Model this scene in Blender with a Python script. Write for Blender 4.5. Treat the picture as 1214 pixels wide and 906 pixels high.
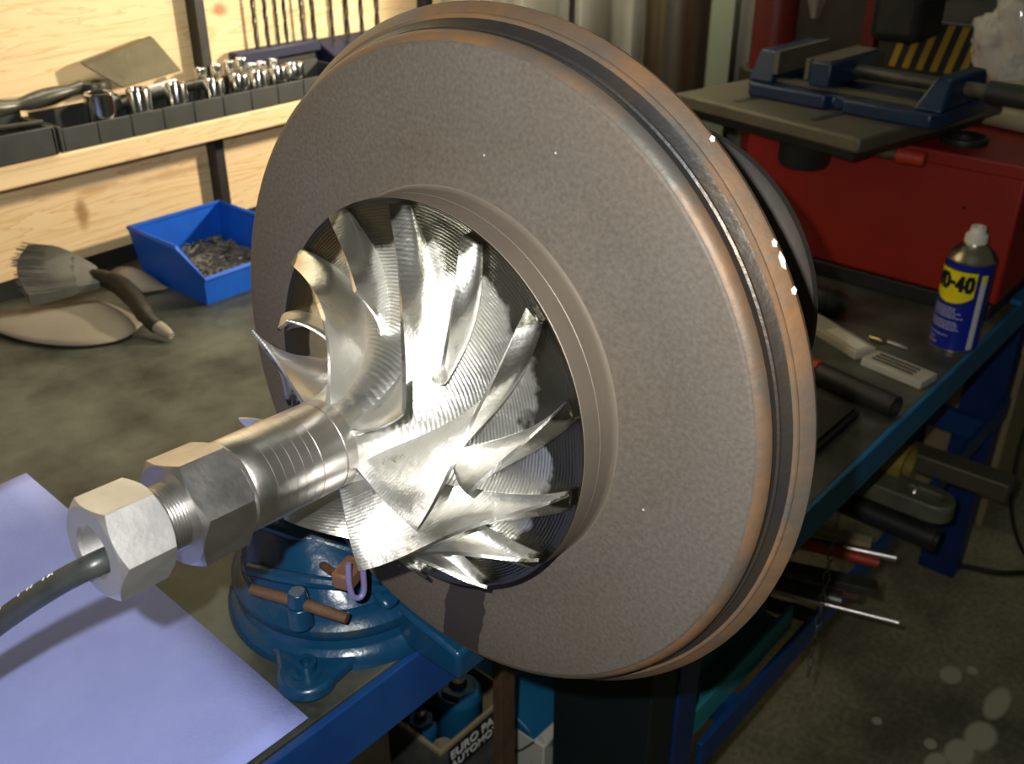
import bpy, bmesh, math, random
from math import sin, cos, pi, radians, sqrt, hypot, atan2
from mathutils import Vector, Matrix, Euler, noise
random.seed(7)
for o in list(bpy.data.objects): bpy.data.objects.remove(o)
scene = bpy.context.scene
COL = scene.collection

# ---------------------------------------------------------------- camera, world, lights, exposure
cam_d = bpy.data.cameras.new('camera'); cam_d.sensor_width = 36; cam_d.lens = 1200 / 1214 * 36
cam_d.clip_start = .01
cam = bpy.data.objects.new('camera', cam_d); COL.objects.link(cam)
cam.location = (0, 0, 1.40); cam.rotation_euler = (radians(90 - 28.6), 0, radians(41 - 90))
scene.camera = cam
cam_d.dof.use_dof = True; cam_d.dof.focus_distance = .52; cam_d.dof.aperture_fstop = 16

scene.view_settings.view_transform = 'Standard'; scene.view_settings.look = 'None'
scene.view_settings.gamma = 1; scene.view_settings.use_curve_mapping = False
scene.view_settings.exposure = 0.0

w = bpy.data.worlds.new('workshop_air'); scene.world = w; w.use_nodes = True
w.node_tree.nodes['Background'].inputs[0].default_value = (.88, .94, .66, 1)
w.node_tree.nodes['Background'].inputs[1].default_value = .038

def lamp(name, kind, loc, energy, col, rot=(0, 0, 0), **k):
    d = bpy.data.lights.new(name, kind); d.energy = energy; d.color = col
    for a, b in k.items(): setattr(d, a, b)
    o = bpy.data.objects.new(name, d); COL.objects.link(o); o.location = loc; o.rotation_euler = rot
    return o
# the phone's own flash, up and left of the lens
lamp('camera_flash', 'POINT', (-.024, .026, 1.432), 18.5, (1, .99, .95), shadow_soft_size=.004)
# yellowish tube lamp over the back of the bench
lamp('tube_lamp', 'AREA', (1.6, .95, 1.85), 26, (1, .90, .68), (radians(62), 0, 0), shape='RECTANGLE', size=2.2, size_y=.10)
# unseen spot added on the right, coned so only the board rack is lit
wl = lamp('board_spot', 'SPOT', (1.38, .42, 1.40), 62, (1, .85, .62), spot_size=radians(56), spot_blend=.3, shadow_soft_size=.03)
wl.rotation_euler = (Vector((.50, 1.22, 1.10)) - Vector((1.38, .42, 1.40))).to_track_quat('-Z', 'Y').to_euler()
# daylight panel in the workshop roof, further back
lamp('roof_daylight', 'AREA', (2.3, .7, 3.2), 2.5, (.93, 1, .88), (0, 0, 0), shape='RECTANGLE', size=1.6, size_y=.7)

# ---------------------------------------------------------------- materials
def new_mat(name):
    m = bpy.data.materials.new(name); m.use_nodes = True
    nt = m.node_tree; return m, nt, nt.nodes['Principled BSDF']
def N(nt, typ, **k):
    n = nt.nodes.new(typ)
    for a, b in k.items():
        if a.startswith('i_'):
            key = a[2:]
            n.inputs[int(key) if key.isdigit() else key].default_value = b
        else: setattr(n, a, b)
    return n
def mat(name, c1, rough=.5, metal=0., c2=None, scale=8., bump=0., bscale=60., stretch=(1, 1, 1), r2=None, lo=.35, hi=.65, spec=None, detail=5.):
    m, nt, p = new_mat(name); L = nt.links.new
    c1 = (*c1, 1); c2 = (*(c2 or c1[:3]), 1)
    tc = N(nt, 'ShaderNodeTexCoord'); mp = N(nt, 'ShaderNodeMapping'); mp.inputs['Scale'].default_value = stretch
    L(tc.outputs['Object'], mp.inputs[0])
    nz = N(nt, 'ShaderNodeTexNoise', i_Scale=scale, i_Detail=detail, i_Roughness=.62); L(mp.outputs[0], nz.inputs['Vector'])
    rp = N(nt, 'ShaderNodeMapRange'); rp.inputs[1].default_value = lo; rp.inputs[2].default_value = hi
    L(nz.outputs[0], rp.inputs[0])
    mx = N(nt, 'ShaderNodeMix', data_type='RGBA'); mx.inputs[6].default_value = c1; mx.inputs[7].default_value = c2
    L(rp.outputs[0], mx.inputs[0]); L(mx.outputs[2], p.inputs['Base Color'])
    p.inputs['Metallic'].default_value = metal
    if r2 is None: p.inputs['Roughness'].default_value = rough
    else:
        rr = N(nt, 'ShaderNodeMapRange'); rr.inputs[1].default_value = lo; rr.inputs[2].default_value = hi
        rr.inputs[3].default_value = rough; rr.inputs[4].default_value = r2
        L(nz.outputs[0], rr.inputs[0]); L(rr.outputs[0], p.inputs['Roughness'])
    if spec is not None: p.inputs['Specular IOR Level'].default_value = spec
    if bump:
        nb = N(nt, 'ShaderNodeTexNoise', i_Scale=bscale, i_Detail=4.); L(mp.outputs[0], nb.inputs['Vector'])
        b = N(nt, 'ShaderNodeBump'); b.inputs['Strength'].default_value = bump; b.inputs['Distance'].default_value = .002
        L(nb.outputs[0], b.inputs['Height']); L(b.outputs[0], p.inputs['Normal'])
    return m

def impeller_mat(name, GROOVE, DARK_R):
    # polished milled metal; fine tool-path rings around the axis
    m, nt, p = new_mat(name); L = nt.links.new
    tc = N(nt, 'ShaderNodeTexCoord'); sx = N(nt, 'ShaderNodeSeparateXYZ'); L(tc.outputs['Object'], sx.inputs[0])
    cx = N(nt, 'ShaderNodeCombineXYZ'); L(sx.outputs[0], cx.inputs[0]); L(sx.outputs[1], cx.inputs[1])
    ln = N(nt, 'ShaderNodeVectorMath', operation='LENGTH'); L(cx.outputs[0], ln.inputs[0])
    nz = N(nt, 'ShaderNodeTexNoise', i_Scale=26., i_Detail=6.); L(tc.outputs['Object'], nz.inputs['Vector'])
    wob = N(nt, 'ShaderNodeMath', operation='MULTIPLY_ADD'); L(nz.outputs[0], wob.inputs[0]); wob.inputs[1].default_value = .004
    L(ln.outputs[1], wob.inputs[2])
    fr = N(nt, 'ShaderNodeMath', operation='MULTIPLY'); L(wob.outputs[0], fr.inputs[0]); fr.inputs[1].default_value = 3900.
    sn = N(nt, 'ShaderNodeMath', operation='SINE'); L(fr.outputs[0], sn.inputs[0])
    b = N(nt, 'ShaderNodeBump'); b.inputs['Strength'].default_value = GROOVE; b.inputs['Distance'].default_value = .0006
    L(sn.outputs[0], b.inputs['Height'])
    b2 = N(nt, 'ShaderNodeBump'); b2.inputs['Strength'].default_value = .22; b2.inputs['Distance'].default_value = .002
    n2 = N(nt, 'ShaderNodeTexNoise', i_Scale=160., i_Detail=5.); L(tc.outputs['Object'], n2.inputs['Vector'])
    L(n2.outputs[0], b2.inputs['Height']); L(b.outputs[0], b2.inputs['Normal']); L(b2.outputs[0], p.inputs['Normal'])
    rr = N(nt, 'ShaderNodeMapRange'); rr.inputs[1].default_value = .3; rr.inputs[2].default_value = .7; rr.inputs[3].default_value = .29; rr.inputs[4].default_value = .40
    L(nz.outputs[0], rr.inputs[0]); L(rr.outputs[0], p.inputs['Roughness'])
    # soot specks and brownish varnish left on the blades
    n3 = N(nt, 'ShaderNodeTexNoise', i_Scale=34., i_Detail=8., i_Roughness=.7); L(tc.outputs['Object'], n3.inputs['Vector'])
    r3 = N(nt, 'ShaderNodeMapRange'); r3.inputs[1].default_value = .60; r3.inputs[2].default_value = .72; L(n3.outputs[0], r3.inputs[0])
    mx = N(nt, 'ShaderNodeMix', data_type='RGBA'); mx.inputs[6].default_value = (.92, .91, .87, 1); mx.inputs[7].default_value = (.24, .20, .12, 1)
    L(r3.outputs[0], mx.inputs[0]); L(mx.outputs[2], p.inputs['Base Color'])
    n4 = N(nt, 'ShaderNodeTexNoise', i_Scale=30., i_Detail=4.); L(tc.outputs['Object'], n4.inputs['Vector'])  # base colour turns dark beyond a noisy radius
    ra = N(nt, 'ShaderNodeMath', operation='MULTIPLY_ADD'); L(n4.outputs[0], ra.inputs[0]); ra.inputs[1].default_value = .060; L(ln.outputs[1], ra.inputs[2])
    ro = N(nt, 'ShaderNodeMapRange'); ro.inputs[1].default_value = DARK_R; ro.inputs[2].default_value = DARK_R + .004; L(ra.outputs[0], ro.inputs[0])
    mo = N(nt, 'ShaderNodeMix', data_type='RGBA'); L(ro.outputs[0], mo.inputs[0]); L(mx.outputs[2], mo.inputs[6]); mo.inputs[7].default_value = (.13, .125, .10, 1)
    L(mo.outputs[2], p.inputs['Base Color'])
    p.inputs['Metallic'].default_value = 1.
    return m

def disc_mat():
    # grey-brown heat-stained steel with pale specks; an oil run below the hub
    m, nt, p = new_mat('heat_stained_steel'); L = nt.links.new
    tc = N(nt, 'ShaderNodeTexCoord'); sx = N(nt, 'ShaderNodeSeparateXYZ'); L(tc.outputs['Object'], sx.inputs[0])
    n1 = N(nt, 'ShaderNodeTexNoise', i_Scale=9., i_Detail=6.); L(tc.outputs['Object'], n1.inputs['Vector'])
    n2 = N(nt, 'ShaderNodeTexNoise', i_Scale=420., i_Detail=3.); L(tc.outputs['Object'], n2.inputs['Vector'])
    r1 = N(nt, 'ShaderNodeMapRange'); r1.inputs[1].default_value = .36; r1.inputs[2].default_value = .64; L(n1.outputs[0], r1.inputs[0])
    mx = N(nt, 'ShaderNodeMix', data_type='RGBA'); mx.inputs[6].default_value = (.114, .092, .069, 1); mx.inputs[7].default_value = (.120, .105, .090, 1)
    L(r1.outputs[0], mx.inputs[0])
    r2 = N(nt, 'ShaderNodeMapRange'); r2.inputs[1].default_value = .3; r2.inputs[2].default_value = .7; r2.inputs[3].default_value = .84; r2.inputs[4].default_value = 1.18
    L(n2.outputs[0], r2.inputs[0])
    vm = N(nt, 'ShaderNodeVectorMath', operation='SCALE'); L(mx.outputs[2], vm.inputs[0]); L(r2.outputs[0], vm.inputs['Scale'])
    # pale specks
    vo = N(nt, 'ShaderNodeTexVoronoi', i_Scale=46.); L(tc.outputs['Object'], vo.inputs['Vector'])
    ls = N(nt, 'ShaderNodeMath', operation='LESS_THAN'); L(vo.outputs['Distance'], ls.inputs[0]); ls.inputs[1].default_value = .032
    mk = N(nt, 'ShaderNodeMix', data_type='RGBA'); L(ls.outputs[0], mk.inputs[0]); L(vm.outputs[0], mk.inputs[6]); mk.inputs[7].default_value = (.5, .48, .44, 1)
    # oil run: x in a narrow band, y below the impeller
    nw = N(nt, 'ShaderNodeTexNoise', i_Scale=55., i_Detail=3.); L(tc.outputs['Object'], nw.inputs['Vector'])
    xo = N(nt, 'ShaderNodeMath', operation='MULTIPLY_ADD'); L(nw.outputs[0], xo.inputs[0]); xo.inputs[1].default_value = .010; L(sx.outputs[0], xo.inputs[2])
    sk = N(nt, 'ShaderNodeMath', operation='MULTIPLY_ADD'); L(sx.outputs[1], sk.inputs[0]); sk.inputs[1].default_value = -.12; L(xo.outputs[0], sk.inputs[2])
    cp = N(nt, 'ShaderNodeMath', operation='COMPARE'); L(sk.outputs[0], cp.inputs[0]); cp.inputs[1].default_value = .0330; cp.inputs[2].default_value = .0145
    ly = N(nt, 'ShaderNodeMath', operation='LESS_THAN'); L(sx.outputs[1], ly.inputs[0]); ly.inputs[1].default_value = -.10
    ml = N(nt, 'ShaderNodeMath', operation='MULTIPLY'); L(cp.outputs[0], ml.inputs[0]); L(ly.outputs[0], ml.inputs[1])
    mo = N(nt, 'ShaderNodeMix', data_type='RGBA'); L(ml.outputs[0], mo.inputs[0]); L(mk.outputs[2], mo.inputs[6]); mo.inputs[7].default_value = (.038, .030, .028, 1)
    L(mo.outputs[2], p.inputs['Base Color'])
    p.inputs['Metallic'].default_value = .15; p.inputs['Roughness'].default_value = .62
    b = N(nt, 'ShaderNodeBump'); b.inputs['Strength'].default_value = .12; b.inputs['Distance'].default_value = .0006
    L(n2.outputs[0], b.inputs['Height']); L(b.outputs[0], p.inputs['Normal'])
    return m

KNOTS = [(.562, .978, .010, .022, (.33, .17, .06)), (.800, 1.195, .014, .010, (.38, .13, .06)), (.585, 1.005, .030, .006, (.52, .32, .15)), (.70, 1.00, .09, .006, (.56, .36, .18)), (.35, .99, .012, .012, (.36, .18, .08)), (.20, 1.20, .014, .012, (.36, .15, .07))]
def wood_mat():
    m, nt, p = new_mat('pine'); L = nt.links.new
    tc = N(nt, 'ShaderNodeTexCoord'); mp = N(nt, 'ShaderNodeMapping'); mp.inputs['Scale'].default_value = (1.2, 14, 14); L(tc.outputs['Object'], mp.inputs[0])
    n1 = N(nt, 'ShaderNodeTexNoise', i_Scale=2.4, i_Detail=5., i_Distortion=.8); L(mp.outputs[0], n1.inputs['Vector'])
    ml = N(nt, 'ShaderNodeMath', operation='MULTIPLY'); L(n1.outputs[0], ml.inputs[0]); ml.inputs[1].default_value = 9.
    fr = N(nt, 'ShaderNodeMath', operation='FRACT'); L(ml.outputs[0], fr.inputs[0])
    rp = N(nt, 'ShaderNodeValToRGB'); e = rp.color_ramp.elements
    e[0].position = 0; e[0].color = (.80, .61, .36, 1); e[1].position = 1; e[1].color = (.66, .43, .20, 1)
    x = rp.color_ramp.elements.new(.75); x.color = (.77, .57, .32, 1)
    L(fr.outputs[0], rp.inputs[0])
    # knots
    tcw = tc
    cur = rp.outputs[0]
    for kx, kz, ra, rb, col in KNOTS:
        sb_ = N(nt, 'ShaderNodeVectorMath', operation='SUBTRACT'); L(tc.outputs['Object'], sb_.inputs[0]); sb_.inputs[1].default_value = (kx - .3, 0, kz - .9)
        dv = N(nt, 'ShaderNodeVectorMath', operation='DIVIDE'); L(sb_.outputs[0], dv.inputs[0]); dv.inputs[1].default_value = (ra, 1., rb)
        nn_ = N(nt, 'ShaderNodeTexNoise', i_Scale=40., i_Detail=3.); L(tc.outputs['Object'], nn_.inputs['Vector'])
        ll = N(nt, 'ShaderNodeVectorMath', operation='LENGTH'); L(dv.outputs[0], ll.inputs[0])
        ad = N(nt, 'ShaderNodeMath', operation='ADD'); L(ll.outputs[1], ad.inputs[0]); L(nn_.outputs[0], ad.inputs[1])
        kr = N(nt, 'ShaderNodeMapRange'); kr.inputs[1].default_value = .9; kr.inputs[2].default_value = 1.6; kr.inputs[3].default_value = .85; kr.inputs[4].default_value = 0; L(ad.outputs[0], kr.inputs[0])
        mx = N(nt, 'ShaderNodeMix', data_type='RGBA'); L(kr.outputs[0], mx.inputs[0]); L(cur, mx.inputs[6]); mx.inputs[7].default_value = (*col, 1); cur = mx.outputs[2]
    L(mx.outputs[2], p.inputs['Base Color']); p.inputs['Roughness'].default_value = .6
    return m

def floor_mat():
    m, nt, p = new_mat('oily_concrete'); L = nt.links.new
    tc = N(nt, 'ShaderNodeTexCoord'); sx = N(nt, 'ShaderNodeSeparateXYZ'); L(tc.outputs['Object'], sx.inputs[0])
    n1 = N(nt, 'ShaderNodeTexNoise', i_Scale=5., i_Detail=7.); L(tc.outputs['Object'], n1.inputs['Vector'])
    n2 = N(nt, 'ShaderNodeTexNoise', i_Scale=90., i_Detail=4.); L(tc.outputs['Object'], n2.inputs['Vector'])
    r1 = N(nt, 'ShaderNodeMapRange'); r1.inputs[1].default_value = .35; r1.inputs[2].default_value = .62; L(n1.outputs[0], r1.inputs[0])
    mx = N(nt, 'ShaderNodeMix', data_type='RGBA'); mx.inputs[6].default_value = (.115, .108, .065, 1); mx.inputs[7].default_value = (.27, .25, .155, 1); L(r1.outputs[0], mx.inputs[0])
    r2 = N(nt, 'ShaderNodeMapRange'); r2.inputs[1].default_value = .3; r2.inputs[2].default_value = .7; r2.inputs[3].default_value = .7; r2.inputs[4].default_value = 1.25; L(n2.outputs[0], r2.inputs[0])
    vm = N(nt, 'ShaderNodeVectorMath', operation='SCALE'); L(mx.outputs[2], vm.inputs[0]); L(r2.outputs[0], vm.inputs['Scale'])
    cur = vm.outputs[0]
    # pale dried splashes
    for (px, py, ra, rb) in SPLASH:
        a = N(nt, 'ShaderNodeVectorMath', operation='SUBTRACT'); L(tc.outputs['Object'], a.inputs[0]); a.inputs[1].default_value = (px, py, 0)
        d = N(nt, 'ShaderNodeVectorMath', operation='DIVIDE'); L(a.outputs[0], d.inputs[0]); d.inputs[1].default_value = (ra, rb, 1)
        l = N(nt, 'ShaderNodeVectorMath', operation='LENGTH'); L(d.outputs[0], l.inputs[0])
        k = N(nt, 'ShaderNodeMapRange'); k.inputs[1].default_value = .8; k.inputs[2].default_value = 1.1; k.inputs[3].default_value = 1; k.inputs[4].default_value = 0; L(l.outputs[1], k.inputs[0])
        q = N(nt, 'ShaderNodeMix', data_type='RGBA'); L(k.outputs[0], q.inputs[0]); L(cur, q.inputs[6]); q.inputs[7].default_value = (.46, .45, .32, 1); cur = q.outputs[2]
    L(cur, p.inputs['Base Color']); p.inputs['Roughness'].default_value = .75
    return m
# floor coordinates of the splashes (object space of the floor = world)
SPLASH = [(1.61, .302, .026, .020), (1.648, .275, .012, .010), (1.594, .212, .050, .020), (1.41, .36, .010, .009), (1.496, .208, .040, .026), (1.421, .268, .013, .011), (1.434, .223, .036, .024), (1.385, .245, .028, .018)]

M = {}
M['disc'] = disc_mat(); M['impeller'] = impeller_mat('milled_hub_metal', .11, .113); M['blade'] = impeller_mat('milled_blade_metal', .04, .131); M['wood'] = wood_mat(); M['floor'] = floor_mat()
M['rim'] = mat('rusty_rim_steel', (.115, .106, .092), .48, .35, (.25, .13, .055), 11, .18, 160, lo=.38, hi=.58, r2=.6, detail=8.)
M['rimdark'] = mat('blued_groove_steel', (.10, .097, .10), .36, .8, (.15, .115, .08), 22, .12, 260, lo=.4, hi=.7)
M['boss'] = mat('bare_brown_steel', (.21, .175, .135), .5, .3, (.17, .14, .11), 12, .1, 300)
M['rear'] = mat('dull_dark_steel', (.07, .068, .064), .55, .4, (.12, .09, .06), 14, .1, 90, lo=.45, hi=.75)
M['chrome'] = mat('polished_shaft_steel', (.74, .71, .69), .30, 1., (.68, .63, .60), 30, .06, 240, r2=.38)
M['nutsteel'] = mat('bright_nut_steel', (.60, .59, .59), .34, 1., (.50, .48, .47), 60, .12, 220, r2=.44)
M['endnut'] = mat('ground_nut_steel', (.78, .77, .77), .46, 1., (.70, .68, .67), 40, .08, 220, r2=.54)
M['thread'] = mat('thread_steel', (.60, .59, .57), .3, 1.)
M['hose'] = mat('black_rubber', (.022, .027, .026), .38, 0, (.04, .045, .042), 60, .1, 300)
M['print'] = mat('white_print', (.8, .8, .74), .6)
M['paper'] = mat('lavender_paper', (.32, .37, .78), .85, 0, (.29, .34, .74), 20, .2, 380)
M['bench'] = mat('greasy_bench_steel', (.034, .037, .029), .45, .25, (.135, .142, .112), 9, .2, 60, r2=.62, lo=.36, hi=.64, detail=8)
M['bluepaint'] = mat('blue_bench_paint', (.004, .038, .17), .42, 0, (.008, .055, .20), 18, .12, 80)
M['navy'] = mat('navy_leg_paint', (.004, .03, .15), .4, 0, (.003, .022, .11), 12, .1, 80)
M['petrol'] = mat('petrol_blue_paint', (.006, .105, .23), .42, 0, (.01, .13, .28), 15, .15, 70)
M['teal'] = mat('chipped_teal_paint', (.02, .22, .26), .5, 0, (.20, .09, .04), 22, .2, 90, lo=.60, hi=.68)
M['vice'] = mat('blue_vice_enamel', (.005, .046, .108), .27, 0, (.045, .055, .05), 24, .5, 60, lo=.58, hi=.72, r2=.45)
M['rust'] = mat('rusty_iron', (.16, .085, .045), .7, .3, (.09, .055, .035), 40, .4, 140)
M['bolt'] = mat('worn_bolt', (.20, .20, .19), .4, .7, (.10, .08, .06), 60, .3, 160)
M['darksteel'] = mat('dark_tool_steel', (.055, .055, .048), .38, .6, (.10, .10, .085), 30, .2, 120)
M['black'] = mat('black_plastic', (.010, .011, .010), .5, 0, (.018, .019, .017), 30, .1, 150)
M['tray'] = mat('grey_tray_plastic', (.026, .030, .029), .55, 0, (.040, .044, .042), 25, .1, 120)
M['socket'] = mat('chrome_socket', (.72, .72, .70), .13, 1.)
M['bin'] = mat('blue_bin_plastic', (.004, .115, .62), .42, 0, (.004, .09, .52), 20, .05, 200)
M['scrap'] = mat('dark_swarf', (.06, .06, .055), .6, .3, (.14, .13, .11), 90, .3, 200)
M['stone'] = mat('olive_worn_block', (.085, .072, .036), .7, 0, (.13, .11, .06), 25, .3, 90)
M['white'] = mat('white_rag', (.75, .75, .74), .8)
M['bristle'] = mat('grey_bristle', (.075, .072, .058), .8, 0, (.15, .145, .12), 10, .5, 60, stretch=(1, 1, 1))
M['beige'] = mat('beige_fibre', (.27, .235, .185), .75, 0, (.235, .205, .15), 9, .15, 90)
M['brownwood'] = mat('dark_handle', (.012, .012, .008), .45, 0, (.024, .020, .012), 16, .1, 60)
M['red'] = mat('red_enamel', (.30, .012, .003), .5, 0, (.26, .010, .003), 10, .05, 120)
M['darkred'] = mat('dark_red_enamel', (.12, .008, .006), .4, 0, (.09, .008, .006), 10)
M['castiron'] = mat('cast_iron_table', (.085, .078, .052), .5, .3, (.125, .11, .075), 10, .15, 90)
M['blackiron'] = mat('black_casting', (.018, .019, .016), .5, .2, (.03, .03, .026), 20, .3, 80)
M['visblue'] = mat('drill_vice_blue', (.003, .018, .052), .38, 0, (.004, .026, .07), 15, .2, 60)
M['canblue'] = mat('can_blue', (.006, .018, .27), .28)
M['canmetal'] = mat('can_tinplate', (.62, .58, .44), .28, 1.)
M['yellow'] = mat('can_yellow', (.82, .68, .01), .4)
M['inkblack'] = mat('ink_black', (.006, .007, .012), .4)
M['cream'] = mat('cream_nozzle', (.72, .70, .60), .5)
M['panelwhite'] = mat('label_white', (.62, .63, .66), .45)
M['clear'] = mat('milky_plastic', (.48, .46, .38), .35, 0, (.40, .38, .31), 12, .05, 60)
M['brass'] = mat('brass_bit', (.55, .48, .25), .3, 1.)
M['redgrip'] = mat('red_rubber_grip', (.42, .035, .012), .5)
M['sheet'] = mat('painted_sheet_wall', (.68, .65, .54), .55, 0, (.48, .47, .38), 3, .05, 20)
M['palegreen'] = mat('pale_green_paint', (.42, .47, .33), .55, 0, (.36, .42, .29), 5)
M['flue'] = mat('brown_tinted_steel', (.26, .20, .14), .26, .9, (.34, .28, .20), 8, .05, 40, stretch=(1, 1, .2))
M['card'] = mat('cardboard', (.27, .21, .12), .8, 0, (.33, .26, .15), 12, .15, 60)
M['carddark'] = mat('printed_card', (.05, .055, .045), .6, 0, (.10, .105, .09), 25, .1, 60)
M['whitebox'] = mat('scuffed_white_card', (.58, .58, .52), .6, 0, (.12, .12, .10), 28, .1, 60, lo=.62, hi=.70)
M['green'] = mat('grey_green_casting', (.17, .18, .12), .55, .3, (.12, .12, .085), 30, .4, 80)
M['yellowtin'] = mat('dull_yellow_tin', (.33, .25, .03), .45, .2, (.25, .19, .03), 12)
M['hazard_y'] = mat('hazard_yellow', (.42, .26, .015), .6)
M['tan'] = mat('tan_sacking', (.38, .33, .21), .85, 0, (.31, .27, .17), 18, .4, 90)
M['locker'] = mat('dark_locker_paint', (.020, .016, .012), .5, 0, (.03, .024, .018), 6)
M['blackgreen'] = mat('black_green', (.004, .010, .012), .55, 0, (.006, .014, .016), 8)
M['indexblue'] = mat('index_navy', (.004, .006, .034), .5, 0, (.006, .008, .045), 12)
M['copper'] = mat('brown_jaw_pad', (.30, .15, .09), .5, .4, (.20, .11, .07), 40, .2, 100)
M['lilac'] = mat('lilac_strap', (.19, .17, .36), .5)
def plastic_film():
    m, nt, p = new_mat('clear_film')
    p.inputs['Base Color'].default_value = (.80, .79, .74, 1); p.inputs['Roughness'].default_value = .2
    p.inputs['Alpha'].default_value = .5; p.inputs['Coat Weight'].default_value = 1.; p.inputs['Coat Roughness'].default_value = .08
    nb = N(nt, 'ShaderNodeTexNoise', i_Scale=26., i_Detail=5.); b = N(nt, 'ShaderNodeBump'); b.inputs['Strength'].default_value = .9; b.inputs['Distance'].default_value = .02
    tc = N(nt, 'ShaderNodeTexCoord'); nt.links.new(tc.outputs['Object'], nb.inputs['Vector'])
    nt.links.new(nb.outputs[0], b.inputs['Height']); nt.links.new(b.outputs[0], p.inputs['Normal'])
    return m
M['film'] = plastic_film()

# ---------------------------------------------------------------- mesh helpers
WM = {}
def thing(name, label, cat, loc=(0, 0, 0), matrix=None, group=None, kind=None):
    o = bpy.data.objects.new(name, None); COL.objects.link(o); o.empty_display_size = .02
    mt = matrix if matrix is not None else Matrix.Translation(loc)
    o.matrix_world = mt; WM[o.name] = mt.copy()
    return tag(o, label, cat, group, kind)
def tag(o, label=None, cat=None, group=None, kind=None):
    if label: o['label'] = label
    if cat: o['category'] = cat
    if group: o['group'] = group
    if kind: o['kind'] = kind
    return o

def frame(p0, p1):
    z = (Vector(p1) - Vector(p0)).normalized()
    x = z.orthogonal().normalized() if abs(z.z) > .99 else Vector((0, 0, 1)).cross(z).normalized()
    y = z.cross(x)
    return Matrix((x, y, z)).transposed()

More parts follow.
